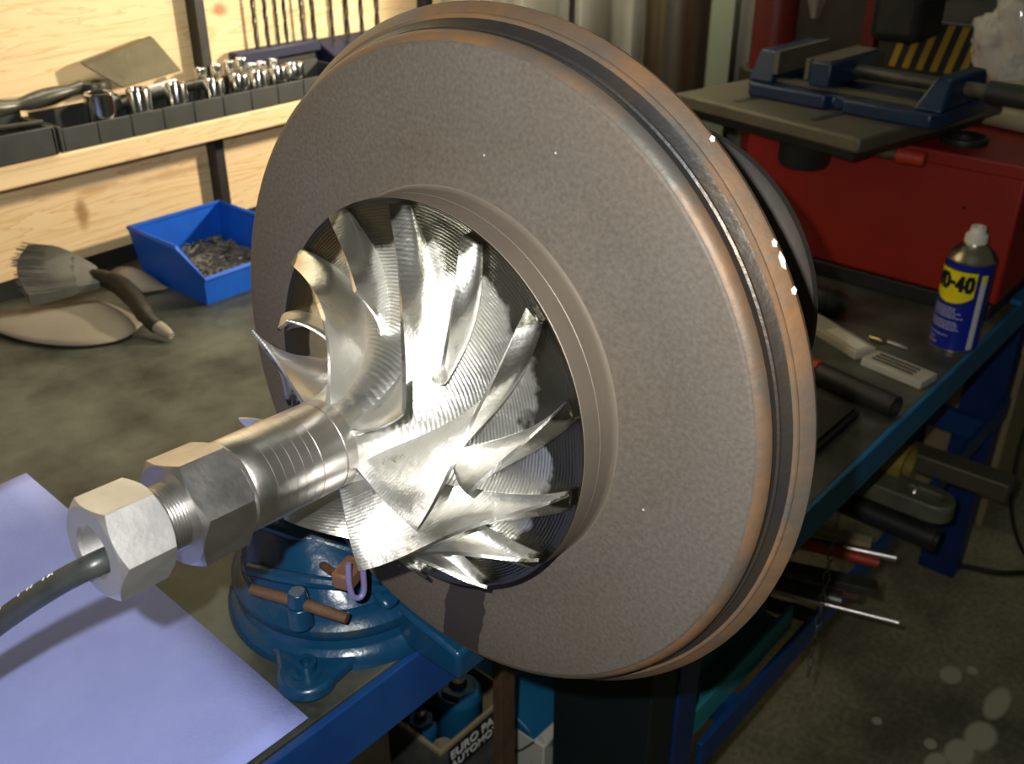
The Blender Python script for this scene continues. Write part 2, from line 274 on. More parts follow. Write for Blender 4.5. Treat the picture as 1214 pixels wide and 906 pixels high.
class MB:
    def __init__(s): s.v = []; s.f = []
    def add(s, vs, fs):
        b = len(s.v); s.v += [Vector(v) for v in vs]; s.f += [tuple(b + i for i in f) for f in fs]; return s
    def box(s, lo, hi, R=None, c=None):
        (x0, y0, z0), (x1, y1, z1) = lo, hi
        vs = [Vector(p) for p in ((x0, y0, z0), (x1, y0, z0), (x1, y1, z0), (x0, y1, z0), (x0, y0, z1), (x1, y0, z1), (x1, y1, z1), (x0, y1, z1))]
        if R is not None:
            c = Vector(c) if c is not None else sum(vs, Vector()) / 8
            vs = [c + R @ (v - c) for v in vs]
        return s.add(vs, [(0, 3, 2, 1), (4, 5, 6, 7), (0, 1, 5, 4), (1, 2, 6, 5), (2, 3, 7, 6), (3, 0, 4, 7)])
    def hexa(s, bot, top):
        return s.add(list(bot) + list(top), [(0, 3, 2, 1), (4, 5, 6, 7), (0, 1, 5, 4), (1, 2, 6, 5), (2, 3, 7, 6), (3, 0, 4, 7)])
    def cyl(s, p0, p1, r0, r1=None, n=24, cap=True):
        r1 = r0 if r1 is None else r1
        F = frame(p0, p1); p0 = Vector(p0); p1 = Vector(p1)
        vs = [p + F @ Vector((r * cos(2 * pi * i / n), r * sin(2 * pi * i / n), 0)) for p, r in ((p0, r0), (p1, r1)) for i in range(n)]
        fs = [(i, (i + 1) % n, n + (i + 1) % n, n + i) for i in range(n)]
        if cap: fs += [tuple(range(n - 1, -1, -1)), tuple(range(n, 2 * n))]
        return s.add(vs, fs)
    def pipe(s, p0, p1, r, ri, n=24):          # hollow tube
        F = frame(p0, p1); p0 = Vector(p0); p1 = Vector(p1); vs = []
        for p, q in ((p0, r), (p1, r), (p1, ri), (p0, ri)):
            vs += [p + F @ Vector((q * cos(2 * pi * i / n), q * sin(2 * pi * i / n), 0)) for i in range(n)]
        return s.add(vs, [(k * n + i, k * n + (i + 1) % n, ((k + 1) % 4) * n + (i + 1) % n, ((k + 1) % 4) * n + i) for k in range(4) for i in range(n)])
    def lathe(s, prof, n=64, M=None, closed=False):   # prof: (r, z) about local z
        vs = []; M = M or Matrix.Identity(4)
        for r, z in prof:
            vs += [M @ Vector((r * cos(2 * pi * i / n), r * sin(2 * pi * i / n), z)) for i in range(n)]
        k = len(prof); fs = []
        for j in range(k if closed else k - 1):
            a, b = j * n, ((j + 1) % k) * n
            fs += [(a + i, a + (i + 1) % n, b + (i + 1) % n, b + i) for i in range(n)]
        if not closed:
            if prof[0][0] > 1e-6: fs.append(tuple(range(n - 1, -1, -1)))
            if prof[-1][0] > 1e-6: fs.append(tuple(range((k - 1) * n, k * n)))
        return s.add(vs, fs)
    def tube(s, pts, r, n=12, cap=True):
        pts = [Vector(p) for p in pts]; m = len(pts); rs = r if isinstance(r, (list, tuple)) else [r] * m
        vs = []; x = None
        for i, p in enumerate(pts):
            t = (pts[min(i + 1, m - 1)] - pts[max(i - 1, 0)]).normalized()
            x = (x - t * x.dot(t)).normalized() if x is not None else t.orthogonal().normalized()
            y = t.cross(x)
            vs += [p + rs[i] * (x * cos(2 * pi * k / n) + y * sin(2 * pi * k / n)) for k in range(n)]
        fs = [(i * n + k, i * n + (k + 1) % n, (i + 1) * n + (k + 1) % n, (i + 1) * n + k) for i in range(m - 1) for k in range(n)]
        if cap: fs += [tuple(range(n - 1, -1, -1)), tuple(range((m - 1) * n, m * n))]
        return s.add(vs, fs)
    def loft(s, rings, cap=True):
        n = len(rings[0]); vs = [v for r in rings for v in r]; m = len(rings)
        fs = [(i * n + k, i * n + (k + 1) % n, (i + 1) * n + (k + 1) % n, (i + 1) * n + k) for i in range(m - 1) for k in range(n)]
        if cap: fs += [tuple(range(n - 1, -1, -1)), tuple(range((m - 1) * n, m * n))]
        return s.add(vs, fs)
    def prism(s, poly, z0, z1, M=None):
        M = M or Matrix.Identity(4); n = len(poly)
        vs = [M @ Vector((x, y, z)) for z in (z0, z1) for x, y in poly]
        return s.add(vs, [(i, (i + 1) % n, n + (i + 1) % n, n + i) for i in range(n)] + [tuple(range(n - 1, -1, -1)), tuple(range(n, 2 * n))])
    def build(s, name, m, parent=None, origin=None, bevel=0, angle=35, smooth=True, local=False, solid=0, subdiv=0):
        me = bpy.data.meshes.new(name)
        if parent is not None and not local:
            inv = WM[parent.name].inverted(); vs = [inv @ v for v in s.v]
        elif origin is not None:
            oo = Vector(origin); vs = [v - oo for v in s.v]
        else: vs = s.v
        me.from_pydata([tuple(v) for v in vs], [], s.f)
        bm = bmesh.new(); bm.from_mesh(me); bmesh.ops.recalc_face_normals(bm, faces=bm.faces); bm.to_mesh(me); bm.free()
        me.materials.append(M[m])
        if smooth: me.shade_smooth(); me.set_sharp_from_angle(angle=radians(angle))
        o = bpy.data.objects.new(name, me); COL.objects.link(o)
        if parent is not None: o.parent = parent; WM[o.name] = WM[parent.name]
        elif origin is not None: o.location = origin; WM[o.name] = Matrix.Translation(origin)
        else: WM[o.name] = Matrix.Identity(4)
        if solid:
            md = o.modifiers.new('wall', 'SOLIDIFY'); md.thickness = solid; md.offset = 0
        if bevel:
            md = o.modifiers.new('edge', 'BEVEL'); md.width = bevel; md.segments = 2; md.limit_method = 'ANGLE'; md.angle_limit = radians(40)
        if subdiv:
            md = o.modifiers.new('sub', 'SUBSURF'); md.levels = subdiv; md.render_levels = subdiv
        return o
def B(lo, hi, R=None): return MB().box(lo, hi, R)
def rotz(a): return Matrix.Rotation(radians(a), 3, 'Z')

# ================================================================ SETTING
g = MB().box((-3, -3, -.06), (5.5, 3.2, 0))
tag(g.build('floor', 'floor'), kind='structure')

# corrugated sheet wall behind the benches
def corrugated(y, x0, x1, z0, z1, pitch=.19):
    pts = []; x = x0
    while x < x1:
        for dx, dy in ((0, 0), (.10, 0), (.115, .03), (.165, .03), (.18, 0)): pts.append((x + dx, y + dy))
        x += pitch
    mb = MB(); n = len(pts)
    vs = [(px, py, z) for z in (z0, z1) for px, py in pts]
    mb.add(vs, [(i, i + 1, n + i + 1, n + i) for i in range(n - 1)])
    return mb
o = corrugated(1.36, -2.2, 5.4, 0, 2.6).build('wall_left', 'sheet', solid=.002, angle=20)
tag(o, kind='structure')
o = MB().box((5.3, -3, 0), (5.36, 1.35, 2.6)).build('wall_back', 'blackiron'); tag(o, kind='structure')

# ================================================================ NEAR WORKBENCH
wb = thing('workbench', 'blue framed workbench with a greasy steel top carrying the vice', 'workbench', (.05, .8, 0))
B((-.7, .4, .893), (.80, 1.2, .90)).build('bench_top', 'bench', wb, bevel=.0012)
B((-.7, .393, .85), (.80, .3995, .8995)).build('front_rail', 'bluepaint', wb, bevel=.0015)
B((.795, .4, .85), (.80, 1.2, .893)).build('end_rail', 'bluepaint', wb)
B((-.7, 1.195, .85), (.795, 1.2, .893)).build('back_rail', 'bluepaint', wb)
B((-.65, .42, .285), (.685, 1.15, .295)).build('lower_shelf', 'bench', wb)
B((.7425, .399, 0), (.787, .53, .849)).build('leg', 'navy', wb, bevel=.002)
tag(B((.69, .402, 0), (.742, .535, .849)).build('leg_near_part', 'blackgreen', wb, bevel=.002), 'black green section on the near side of the blue leg')  # near part of the leg, coloured black green
for x, y in ((.69, 1.05), (-.64, .402), (-.64, 1.05)):
    B((x, y, 0), (x + .095, y + .13, .849)).build('leg', 'navy', wb, bevel=.002)

# ================================================================ SIDE BENCH (lower)
sb = thing('side_bench', 'low steel bench with petrol blue front rail in front of the red cabinet', 'workbench', (1.4, .57, 0))
B((.815, .352, .742), (2.0, .84, .75)).build('bench_top', 'bench', sb, bevel=.001)
B((.815, .345, .706), (2.0, .3515, .7515)).build('front_rail', 'petrol', sb, bevel=.001)
B((.815, .835, .706), (2.0, .84, .742)).build('back_rail', 'petrol', sb)
B((.80, .392, .388), (1.93, .40, .432)).build('shelf_rail', 'bluepaint', sb, bevel=.001)
B((.80, .76, .388), (1.93, .768, .432)).build('shelf_rail', 'bluepaint', sb, bevel=.001)
B((.88, .40, .388), (.90, .76, .432)).build('shelf_crossbar', 'bluepaint', sb)
B((1.80, .40, .388), (1.82, .76, .432)).build('shelf_crossbar', 'bluepaint', sb)
def splay_leg(x0, x1, y0, y1, dx):
    return MB().hexa([(x0, y0, 0), (x1, y0, 0), (x1, y1, 0), (x0, y1, 0)], [(x0 + dx, y0, .706), (x1 + dx, y0, .706), (x1 + dx, y1, .706), (x0 + dx, y1, .706)])
splay_leg(1.892, 1.945, .402, .478, .03).build('leg', 'navy', sb, bevel=.002)
splay_leg(1.892, 1.945, .72, .80, .03).build('leg', 'navy', sb, bevel=.002)
splay_leg(.83, .87, .72, .80, 0).build('leg', 'navy', sb, bevel=.002)
B((1.60, .345, .7518), (2.0, .362, .760)).build('edge_strip', 'petrol', sb)

# ================================================================ ROTOR
K = .9375
RM = Matrix.Identity(4)
ax_n = Vector((-.99752, -.02828, .06443)).normalized()
ax_e1 = ax_n.cross(Vector((0, 0, 1))).normalized(); ax_e2 = ax_e1.cross(ax_n)
for i, vcol in enumerate((-ax_e1, ax_e2, ax_n)):
    for j in range(3): RM[j][i] = vcol[j]
RC = Vector((.34353, .33894, 1.13684))
for j in range(3): RM[j][3] = RC[j]
rot = thing('turbo_rotor', 'turbocharger rotor with a large brown steel disc and a bright bladed impeller', 'rotor', matrix=RM)
def ring(prof, name, m, parent=rot, n=128, closed=True):
    return MB().lathe([(r * K, a * K) for a, r in prof], n, None, closed).build(name, m, parent, local=True, angle=28)
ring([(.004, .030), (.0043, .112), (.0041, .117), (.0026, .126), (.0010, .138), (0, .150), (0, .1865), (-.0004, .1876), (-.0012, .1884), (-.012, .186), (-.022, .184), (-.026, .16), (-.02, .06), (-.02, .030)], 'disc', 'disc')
ring([(-.0012, .1882), (-.0018, .1898), (-.0036, .1918), (-.0060, .1931), (-.0074, .1934), (-.0090, .186), (-.0022, .1865)], 'disc_shoulder', 'rim')
ring([(-.0074, .1936), (-.0080, .1926), (-.0086, .1922), (-.0128, .1932), (-.0133, .1944), (-.0143, .1946), (-.0148, .1938), (-.0185, .1972), (-.0196, .1986), (-.0215, .186), (-.0080, .184)], 'groove_band', 'rimdark')
ring([(-.0192, .1976), (-.0196, .2000), (-.0203, .2006), (-.0212, .2008), (-.0255, .2054), (-.0268, .2062), (-.0300, .2055), (-.0306, .1900), (-.0210, .1840)], 'rim_flange', 'rim')
ring([(.0308, .090), (.0308, .1122), (.0302, .1130), (.0180, .1132), (.0176, .1128), (.0172, .1132), (.0075, .1133), (.0055, .1137), (.0044, .1146), (.0038, .1165), (-.004, .110), (0, .090)], 'collar', 'boss')
ring([(-.02, .028), (-.02, .035), (-.19, .032), (-.19, .028)], 'axle', 'chrome', n=48)
ring([(-.185, .030), (-.190, .050), (-.203, .095), (-.2100, .1140), (-.2117, .1212), (-.2117, .1232), (-.2185, .1232), (-.2200, .115), (-.215, .05), (-.215, .030)], 'rear_wheel', 'rear')
# white chips on the flange edge
for th, a, l in ((129.5, -.0255, .003), (144.9, -.0255, .004), (147.3, -.0250, .0085), (151.3, -.0240, .004)):
    t = radians(180 - th); r = (.2058 + (a + .0262) * 1.0) * K
    c = Vector((r * cos(t), r * sin(t), a * K + .0006)); tx = Vector((-sin(t), cos(t), 0)); rx = Vector((cos(t), sin(t), 0)); up_ = Vector((-rx.x, -rx.y, 1)).normalized()
    MB().add([c - tx * l * .5, c + tx * l * .5 + rx * .0006, c + tx * l * .25 - rx * .0008 + Vector((0, 0, .0008)), c - tx * l * .3 - rx * .0010 + Vector((0, 0, .0010)), c - up_ * .0012], [(0, 1, 2, 3), (0, 4, 1), (1, 4, 2), (2, 4, 3), (3, 4, 0)]).build('chip_mark', 'print', rot, local=True)

# impeller: hub + 7 full blades + 7 splitters (curves in axial / radial / angle)
def hub_pt(t):
    ph = t * pi / 2
    return .1005 - .0685 * cos(ph), .1128 - .0893 * sin(ph)
hp = [(.0305, .060), (.0305, .1125), (.0312, .1132), (.0322, .1132)]
hp += [hub_pt(i / 28) for i in range(0, 29)] + [(.104, .0235), (.104, .012), (.05, .012)]
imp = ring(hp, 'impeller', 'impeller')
TH0 = 134.37; WR = 63.36
def shroud_pt(t):
    return .0382 + (.101 - .0382) * t ** .7785, .07 + .041 * (1 - t) ** 4.1034
def blade_th(t, k): return radians(180 - (TH0 + k * 25.7143 + WR * t ** .947))
def blade_xyz(t, sp, k, t_hub):
    ah, rh = hub_pt(t_hub); as_, rs = shroud_pt(t)
    ah -= .0012; rh -= .0010
    # blade fibre bows a little so that it leaves the hub squarely
    a = ah + (as_ - ah) * sp; r = rh + (rs - rh) * sp
    th = blade_th(t, k) - radians(5) * sin(pi * sp) * (1 - .5 * t)
    return Vector((r * K * cos(th), r * K * sin(th), a * K))
def blade_mesh(full):
    NT, NS = 26, 9
    tend = 1. if full else .44
    hend = .985 if full else .54
    def S(i, j):
        u = i / NT; return blade_xyz(u * tend, j / NS, 0, .008 + u * (hend - .008))
    vs = []; ths = []
    for side in (1, -1):
        for i in range(NT + 1):
            for j in range(NS + 1):
                p = S(i, j)
                du = S(min(i + 1, NT), j) - S(max(i - 1, 0), j); dv = S(i, min(j + 1, NS)) - S(i, max(j - 1, 0))
                nrm = du.cross(dv).normalized()
                th = (.0019 - .0010 * (j / NS)) * (1 if j else 2.0)
                if j == 1: th *= 1.25
                if i == NT: th *= .45
                vs.append(p + nrm * th * side)
    n = NS + 1; off = (NT + 1) * n; fs = []
    for i in range(NT):
        for j in range(NS):
            a = i * n + j; fs.append((a, a + n, a + n + 1, a + 1)); fs.append((off + a, off + a + 1, off + a + n + 1, off + a + n))
    for i in range(NT):
        for j in (0, NS):
            a = i * n + j; fs.append((a, off + a, off + a + n, a + n) if j else (a, a + n, off + a + n, off + a))
    for j in range(NS):
        for i in (0, NT):
            a = i * n + j; fs.append((a, a + 1, off + a + 1, off + a) if i == 0 else (a, off + a, off + a + 1, a + 1))
    return MB().add(vs, fs)
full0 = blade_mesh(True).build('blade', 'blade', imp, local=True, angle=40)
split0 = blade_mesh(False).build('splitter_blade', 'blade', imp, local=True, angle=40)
for k in range(1, 14):
    src = full0 if k % 2 == 0 else split0
    ob = src if k == 1 else src.copy()
    if k != 1: COL.objects.link(ob); ob.parent = imp
    ob.rotation_euler = (0, 0, -radians(k * 25.7143))

# shaft sleeve, lock nut, thread, end nut
ring([(.094, .010), (.094, .0236), (.1045, .0236), (.1048, .0233), (.1053, .0233), (.1056, .0236), (.1195, .0235), (.1197, .0233), (.1200, .0235), *[(a_ + d_, .0235 - e_) for a_ in (.1250, .1305, .1360, .1415, .1470) for d_, e_ in ((0, 0), (.0001, .00012), (.0004, .00012), (.0005, 0))], (.1560, .0233), (.1580, .0222), (.1580, .010)], 'shaft_sleeve', 'chrome', n=96)
ring([(.1575, .010), (.1575, .0222), (.1592, .0236), (.1606, .0238), (.1612, .0226), (.1612, .010)], 'washer', 'nutsteel', n=72)
def hexnut(a0, a1, R, phase, bore, name, m):
    ap = R * cos(pi / 6); n = 96; rch = ap * .985; A = []
    def rr(i):
        ph = 2 * pi * i / n; x = (ph % (pi / 3)) - pi / 6; return min(ap / cos(x), R * .995)
    def P(i, r, a):
        ph = 2 * pi * i / n + phase; return Vector((r * K * cos(ph), r * K * sin(ph), a * K))
    rings = [[P(i, bore, a0) for i in range(n)], [P(i, rch, a0) for i in range(n)], [P(i, rr(i), a0 + (rr(i) - rch) * .62) for i in range(n)],
             [P(i, rr(i), a1 - (rr(i) - rch) * .62) for i in range(n)], [P(i, rch, a1) for i in range(n)], [P(i, bore + .0012, a1) for i in range(n)], [P(i, bore, a1 - .0012) for i in range(n)]]
    mb = MB(); mb.loft(rings + [rings[0]], cap=False)
    return mb.build(name, m, rot, local=True, angle=22)
# camera looks at the nuts from about local angle 36 deg
hexnut(.1608, .1888, .0278, radians(36 - 30 + 10), .010, 'lock_nut', 'nutsteel')
hexnut(.2000, .2265, .0242, radians(36 - 30 - 2), .0115, 'end_nut', 'endnut')
th = MB(); prof = []
a = .188
while a < .2035:
    prof += [(.0150 * K, a * K), (.0158 * K, (a + .0007) * K), (.0158 * K, (a + .0009) * K), (.0150 * K, (a + .0016) * K)]; a += .0016
th.lathe(prof, 64).build('threaded_stud', 'thread', rot, local=True, angle=20)

# rubber hose fed into the end nut
hs = thing('rubber_hose', 'black rubber hose with worn white print running into the bore of the end nut', 'hose', (.1319, .3329, 1.145))
pts = [(.1505, .3335, 1.1438), (.1415, .3333, 1.1438), (.1290, .3333, 1.1445), (.1189, .351, 1.1305), (.1053, .3798, 1.1045), (.0822, .4128, 1.0703), (.0408, .4543, 1.0213), (-.0072, .5111, .9605), (-.07, .57, .908)]
def smooth_path(pts, n=6):
    P = [Vector(p) for p in pts]; P = [P[0] * 2 - P[1]] + P + [P[-1] * 2 - P[-2]]; out = []
    for i in range(1, len(P) - 2):
        for k in range(n):
            t = k / n; a, b, c, d = P[i - 1:i + 3]
            out.append(.5 * ((2 * b) + (c - a) * t + (2 * a - 5 * b + 4 * c - d) * t * t + (3 * b - a - 3 * c + d) * t ** 3))
    out.append(P[-2]); return out
hpth = smooth_path(pts)
MB().tube(hpth, .0050, 24).build('tube', 'hose', hs)
pr = MB()
side = Vector((.04, -.38, 1.0)).normalized()
for idx, (l, wd, sk) in {16.4: (.0018, .0006, .9), 16.9: (.0016, .0006, -.5), 17.6: (.0018, .0006, .4), 19.2: (.0018, .0006, .3), 19.7: (.0016, .0006, .3), 20.8: (.0017, .0006, .4), 22.9: (.0018, .0006, .6), 23.6: (.0022, .0006, -1.0)}.items():
    i0 = int(idx); fr = idx - i0; c = hpth[i0].lerp(hpth[i0 + 1], fr); t = (hpth[i0 + 1] - hpth[i0]).normalized()
    u = (side - t * side.dot(t)).normalized(); v = t.cross(u)
    dirv = (v * cos(sk) + t * sin(sk)).normalized()
    ang = 0
    nrm = u * cos(ang) + v * sin(ang); tv = (v * cos(ang) - u * sin(ang)); d2 = tv * cos(sk) + t * sin(sk); e2_ = nrm.cross(d2)
    c = c + nrm * .0050
    MB().add([c - d2 * l / 2 - e2_ * wd / 2, c + d2 * l / 2 - e2_ * wd / 2, c + d2 * l / 2 + e2_ * wd / 2, c - d2 * l / 2 + e2_ * wd / 2,
            c - d2 * l / 2 - e2_ * wd / 2 + nrm * .0002, c + d2 * l / 2 - e2_ * wd / 2 + nrm * .0002, c + d2 * l / 2 + e2_ * wd / 2 + nrm * .0002, c - d2 * l / 2 + e2_ * wd / 2 + nrm * .0002],
           [(0, 3, 2, 1), (4, 5, 6, 7), (0, 1, 5, 4), (1, 2, 6, 5), (2, 3, 7, 6), (3, 0, 4, 7)]).build('print_mark', 'print', hs)

# ================================================================ BENCH VICE
vc = thing('bench_vice', 'blue enamelled bench vice bolted to the bench edge under the impeller', 'vice', (.365, .48, .90))
def circ_pts(cx, cy, z, rx, ry=None, n=48, p=2., a0=0):
    ry = ry or rx; out = []
    for i in range(n):
        t = 2 * pi * i / n + a0; c, s_ = cos(t), sin(t)
        out.append(Vector((cx + rx * abs(c) ** (2 / p) * (1 if c > 0 else -1), cy + ry * abs(s_) ** (2 / p) * (1 if s_ > 0 else -1), z)))
    return out
vx, vy = .367, .482
MB().lathe([(.0, .900), (.087, .900), (.087, .906), (.084, .911), (.080, .914), (.078, .922), (.0, .922)], 72, Matrix.Translation((vx, vy, 0))).build('base', 'vice', vc)
for ang in (213, 333, 93):                 # bolt ears
    t = radians(ang); ex, ey = vx + .096 * cos(t), vy + .096 * sin(t)
    poly = []
    for i in range(17):
        q = t - pi / 2 + pi * i / 16; poly.append((ex + .0205 * cos(q), ey + .0205 * sin(q)))
    for da, rr_ in ((.52, .080), (.60, .060), (-.60, .060), (-.52, .080)): poly.append((vx + rr_ * cos(t + da), vy + rr_ * sin(t + da)))
    poly.insert(17, (vx + .088 * cos(t + .30), vy + .088 * sin(t + .30))); poly.append((vx + .088 * cos(t - .30), vy + .088 * sin(t - .30)))
    ear = MB().prism(poly, .900, .911).build('bolt_ear', 'vice', vc, bevel=.003)
    bl = MB().cyl((ex, ey, .910), (ex, ey, .9120), .0110, n=24).pipe((ex, ey, .9120), (ex, ey, .9185), .0072, .0038, 18).build('bolt', 'vice', ear)
# swivel plate and body casting
MB().lathe([(.0, .921), (.079, .921), (.0815, .925), (.0815, .931), (.078, .935), (.074, .937), (.073, .942), (.0, .942)], 72, Matrix.Translation((vx, vy, 0))).build('swivel_plate', 'vice', vc)
rings = [circ_pts(vx, vy, .940, .071, .070, p=2.3), circ_pts(vx + .001, vy + .004, .952, .066, .064, p=2.4), circ_pts(vx + .003, vy + .012, .968, .060, .052, p=2.6),
         circ_pts(vx + .005, vy + .020, .984, .053, .042, p=2.8), circ_pts(vx + .010, vy + .022, .992, .046, .036, p=3), circ_pts(vx + .062, vy + .020, .996, .036, .036, p=3.5), circ_pts(vx + .070, vy + .010, 1.03, .040, .046, p=4), circ_pts(vx + .074, vy - .002, 1.06, .043, .052, p=4)]
MB().loft(rings).build('body', 'vice', vc)
# two raised ribs on the near flank of the casting
MB().tube(smooth_path([(.297, .498, .953), (.304, .470, .957), (.318, .446, .956), (.336, .428, .951), (.352, .418, .944)]), .0048, 10).build('body_rib', 'vice', vc)
MB().tube(smooth_path([(.310, .545, .955), (.311, .520, .977), (.316, .492, .981), (.330, .466, .974), (.346, .448, .966), (.362, .436, .956)]), .0050, 10).build('body_rib', 'vice', vc)
MB().hexa([(.338, .404, .940), (.352, .404, .940), (.352, .432, .940), (.338, .432, .940)], [(.340, .410, .947), (.354, .410, .947), (.354, .432, .949), (.340, .432, .949)]).build('side_post', 'vice', vc, bevel=.003)
# slide passing under the disc and out over the bench edge
MB().hexa([(.349, .350, .905), (.455, .350, .905), (.455, .47, .905), (.349, .47, .905)], [(.349, .350, .928), (.455, .350, .928), (.455, .47, .948), (.349, .47, .948)]).build('slide', 'vice', vc, bevel=.003)
# jaws holding the axle behind the disc
MB().hexa([(.405, .390, .93), (.49, .390, .93), (.49, .46, .93), (.405, .46, .93)], [(.405, .3805, 1.15), (.49, .3805, 1.15), (.49, .42, 1.15), (.405, .42, 1.15)]).build('fixed_jaw', 'vice', vc, bevel=.004)
B((.405, .265, .945), (.49, .3035, 1.15)).build('moving_jaw', 'vice', vc, bevel=.004)
B((.400, .3755, 1.10), (.495, .3805, 1.152)).build('jaw_plate', 'darksteel', vc)
B((.400, .3035, 1.10), (.495, .3085, 1.152)).build('jaw_plate', 'darksteel', vc)
MB().cyl((.447, .262, .96), (.447, .275, .96), .014).build('screw', 'darksteel', vc)
# locking lever
lv = MB().cyl((.2935, .4395, .940), (.2935, .4395, .957), .0085, n=24).cyl((.2935, .4395, .957), (.2935, .4395, .968), .0072, .0060, n=24).build('lever_boss', 'vice', vc, bevel=.001)
MB().tube([(.2790, .4700, .9620), (.2860, .4560, .9600), (.2935, .4395, .9590), (.3000, .4210, .9575), (.3060, .4060, .9560)], [.0034, .0038, .0040, .0038, .0036], 12).build('lever_bar', 'rust', lv)
# brown soft jaw pad with a lilac strap beside the casting
pad = B((.300, .399, .984), (.322, .413, .996), rotz(20)).build('jaw_pad', 'copper', vc, bevel=.002)
MB().tube([(.311, .408, .988), (.316, .430, .975), (.326, .455, .962)], .003, 10).build('pad_arm', 'rust', vc)
MB().tube(smooth_path([(.3030, .3955, 1.008), (.3015, .3945, .994), (.3025, .3935, .984), (.3065, .3920, .981), (.3100, .3915, .985), (.3110, .3920, 1.000)]), .0019, 8).build('strap', 'lilac', pad)

# ================================================================ PAPER
pp = MB(); nx, ny = 24, 24
for i in range(nx + 1):
    for j in range(ny + 1):
        x = -.34 + .606 * i / nx; y = .404 + .410 * j / ny
        if i == nx: x += .016 * (j / ny)
        pp.v.append(Vector((x + (.016 * (j / ny) * i / nx if i < nx else 0), y, .9012 + .0006 * sin(x * 31) * sin(y * 27 + 1))))
pp.f = [(i * (ny + 1) + j, (i + 1) * (ny + 1) + j, (i + 1) * (ny + 1) + j + 1, i * (ny + 1) + j + 1) for i in range(nx) for j in range(ny)]
tag(pp.build('paper_sheet', 'paper', origin=(0, .6, .9), solid=.0008), 'pale lavender blue paper towel sheet spread on the bench under the nuts', 'paper')

# ================================================================ WOODEN BACK RACK
rk = thing('tool_rack', 'pine board tool rack with a narrow shelf and black uprights behind the bench', 'rack', (.3, 1.2, .90))
for z0, z1, x1 in ((.922, 1.059, 1.21), (1.088, 1.262, 1.21), (1.266, 1.44, 1.21)):
    B((-.7, 1.2, z0), (x1, 1.222, z1)).build('board', 'wood', rk, bevel=.002)
B((-.7, 1.10, 1.060), (1.21, 1.2, 1.086)).build('shelf', 'wood', rk, bevel=.0025)
B((-.7, 1.199, .9005), (1.21, 1.224, .9215)).build('bottom_rail', 'black', rk)
for x in (.750, 1.155, -.1):
    B((x, 1.178, .9005), (x + .013, 1.1995, 1.0595)).build('upright', 'black', rk)
    B((x, 1.178, 1.0865), (x + .013, 1.1995, 1.45)).build('upright', 'black', rk)

# socket tray on the shelf
st = thing('socket_tray', 'black segmented socket tray full of chrome sockets on the pine shelf', 'tray', (.69, 1.14, 1.086))
B((.512, 1.104, 1.0865), (.93, 1.176, 1.092)).build('tray_floor', 'tray', st)
xs = [.512 + .0418 * i for i in range(11)]
for i in range(10):
    B((xs[i] + .0004, 1.1005, 1.0865), (xs[i + 1] - .0004, 1.1045, 1.1115)).build('front_panel', 'tray', st, bevel=.0008)
B((.512, 1.172, 1.0865), (.93, 1.176, 1.118)).build('back_panel', 'tray', st, bevel=.0008)
B((.508, 1.1005, 1.0865), (.512, 1.176, 1.114)).build('end_panel', 'tray', st, bevel=.0008)
B((.93, 1.1005, 1.0865), (.934, 1.176, 1.114)).build('end_panel', 'tray', st, bevel=.0008)
def socket(x, y, z, r, h, label, group):
    mb = MB().lathe([(r * .55, 0), (r * .93, 0), (r, .0015), (r, h - .0015), (r * .94, h), (r * .72, h), (r * .68, h - .001), (r * .66, h * .45), (r * .4, h * .42), (r * .4, .002)], 32, Matrix.Translation((x, y, z)), closed=True)
    tag(mb.build('socket', 'socket', origin=(x, y, z), angle=30), label, 'socket', group)
fr = [(.573, .0165, .046), (.622, .0140, .042), (.672, .0130, .040), (.725, .0128, .036), (.763, .0122, .036), (.793, .0128, .036), (.824, .0122, .036), (.851, .0122, .037)]
for i, (x, r, h) in enumerate(fr):
    lab = 'largest chrome socket at the open left end of the black tray' if i == 0 else ('wide chrome socket next to the largest one in the black tray' if i == 1 else 'chrome socket standing in the front row of the black tray')
    socket(x, 1.122, 1.0925, r, h, lab, 'front row sockets')
for i, (x, y, zt) in enumerate(((.733, 1.160, 1.136), (.756, 1.160, 1.137), (.777, 1.161, 1.138), (.795, 1.160, 1.139), (.806, 1.152, 1.132), (.822, 1.154, 1.132), (.842, 1.155, 1.132))):
    socket(x, y, 1.0925, .0072, zt - 1.0925, 'slim chrome socket in the back row of the black tray', 'back row sockets')
rt_ = thing('ratchet_handle', 'dark steel ratchet handle lying in the socket tray behind the chrome sockets', 'ratchet', (.68, 1.15, 1.105))
MB().tube(smooth_path([(.606, 1.148, 1.114), (.65, 1.149, 1.117), (.70, 1.147, 1.120), (.726, 1.145, 1.121)]), [.0065] * 6 + [.0075] * 6 + [.006] * 7, 14).build('handle', 'darksteel', rt_)
MB().lathe([(0, 1.1095), (.012, 1.1095), (.0135, 1.112), (.0135, 1.124), (.011, 1.127), (0, 1.127)], 28, Matrix.Translation((.598, 1.148, 0))).build('head', 'darksteel', rt_)
for x, z in ((.62, 1.092), (.70, 1.092)): MB().box((x, 1.142, 1.0925), (x + .006, 1.154, 1.1125)).build('rest', 'tray', rt_)

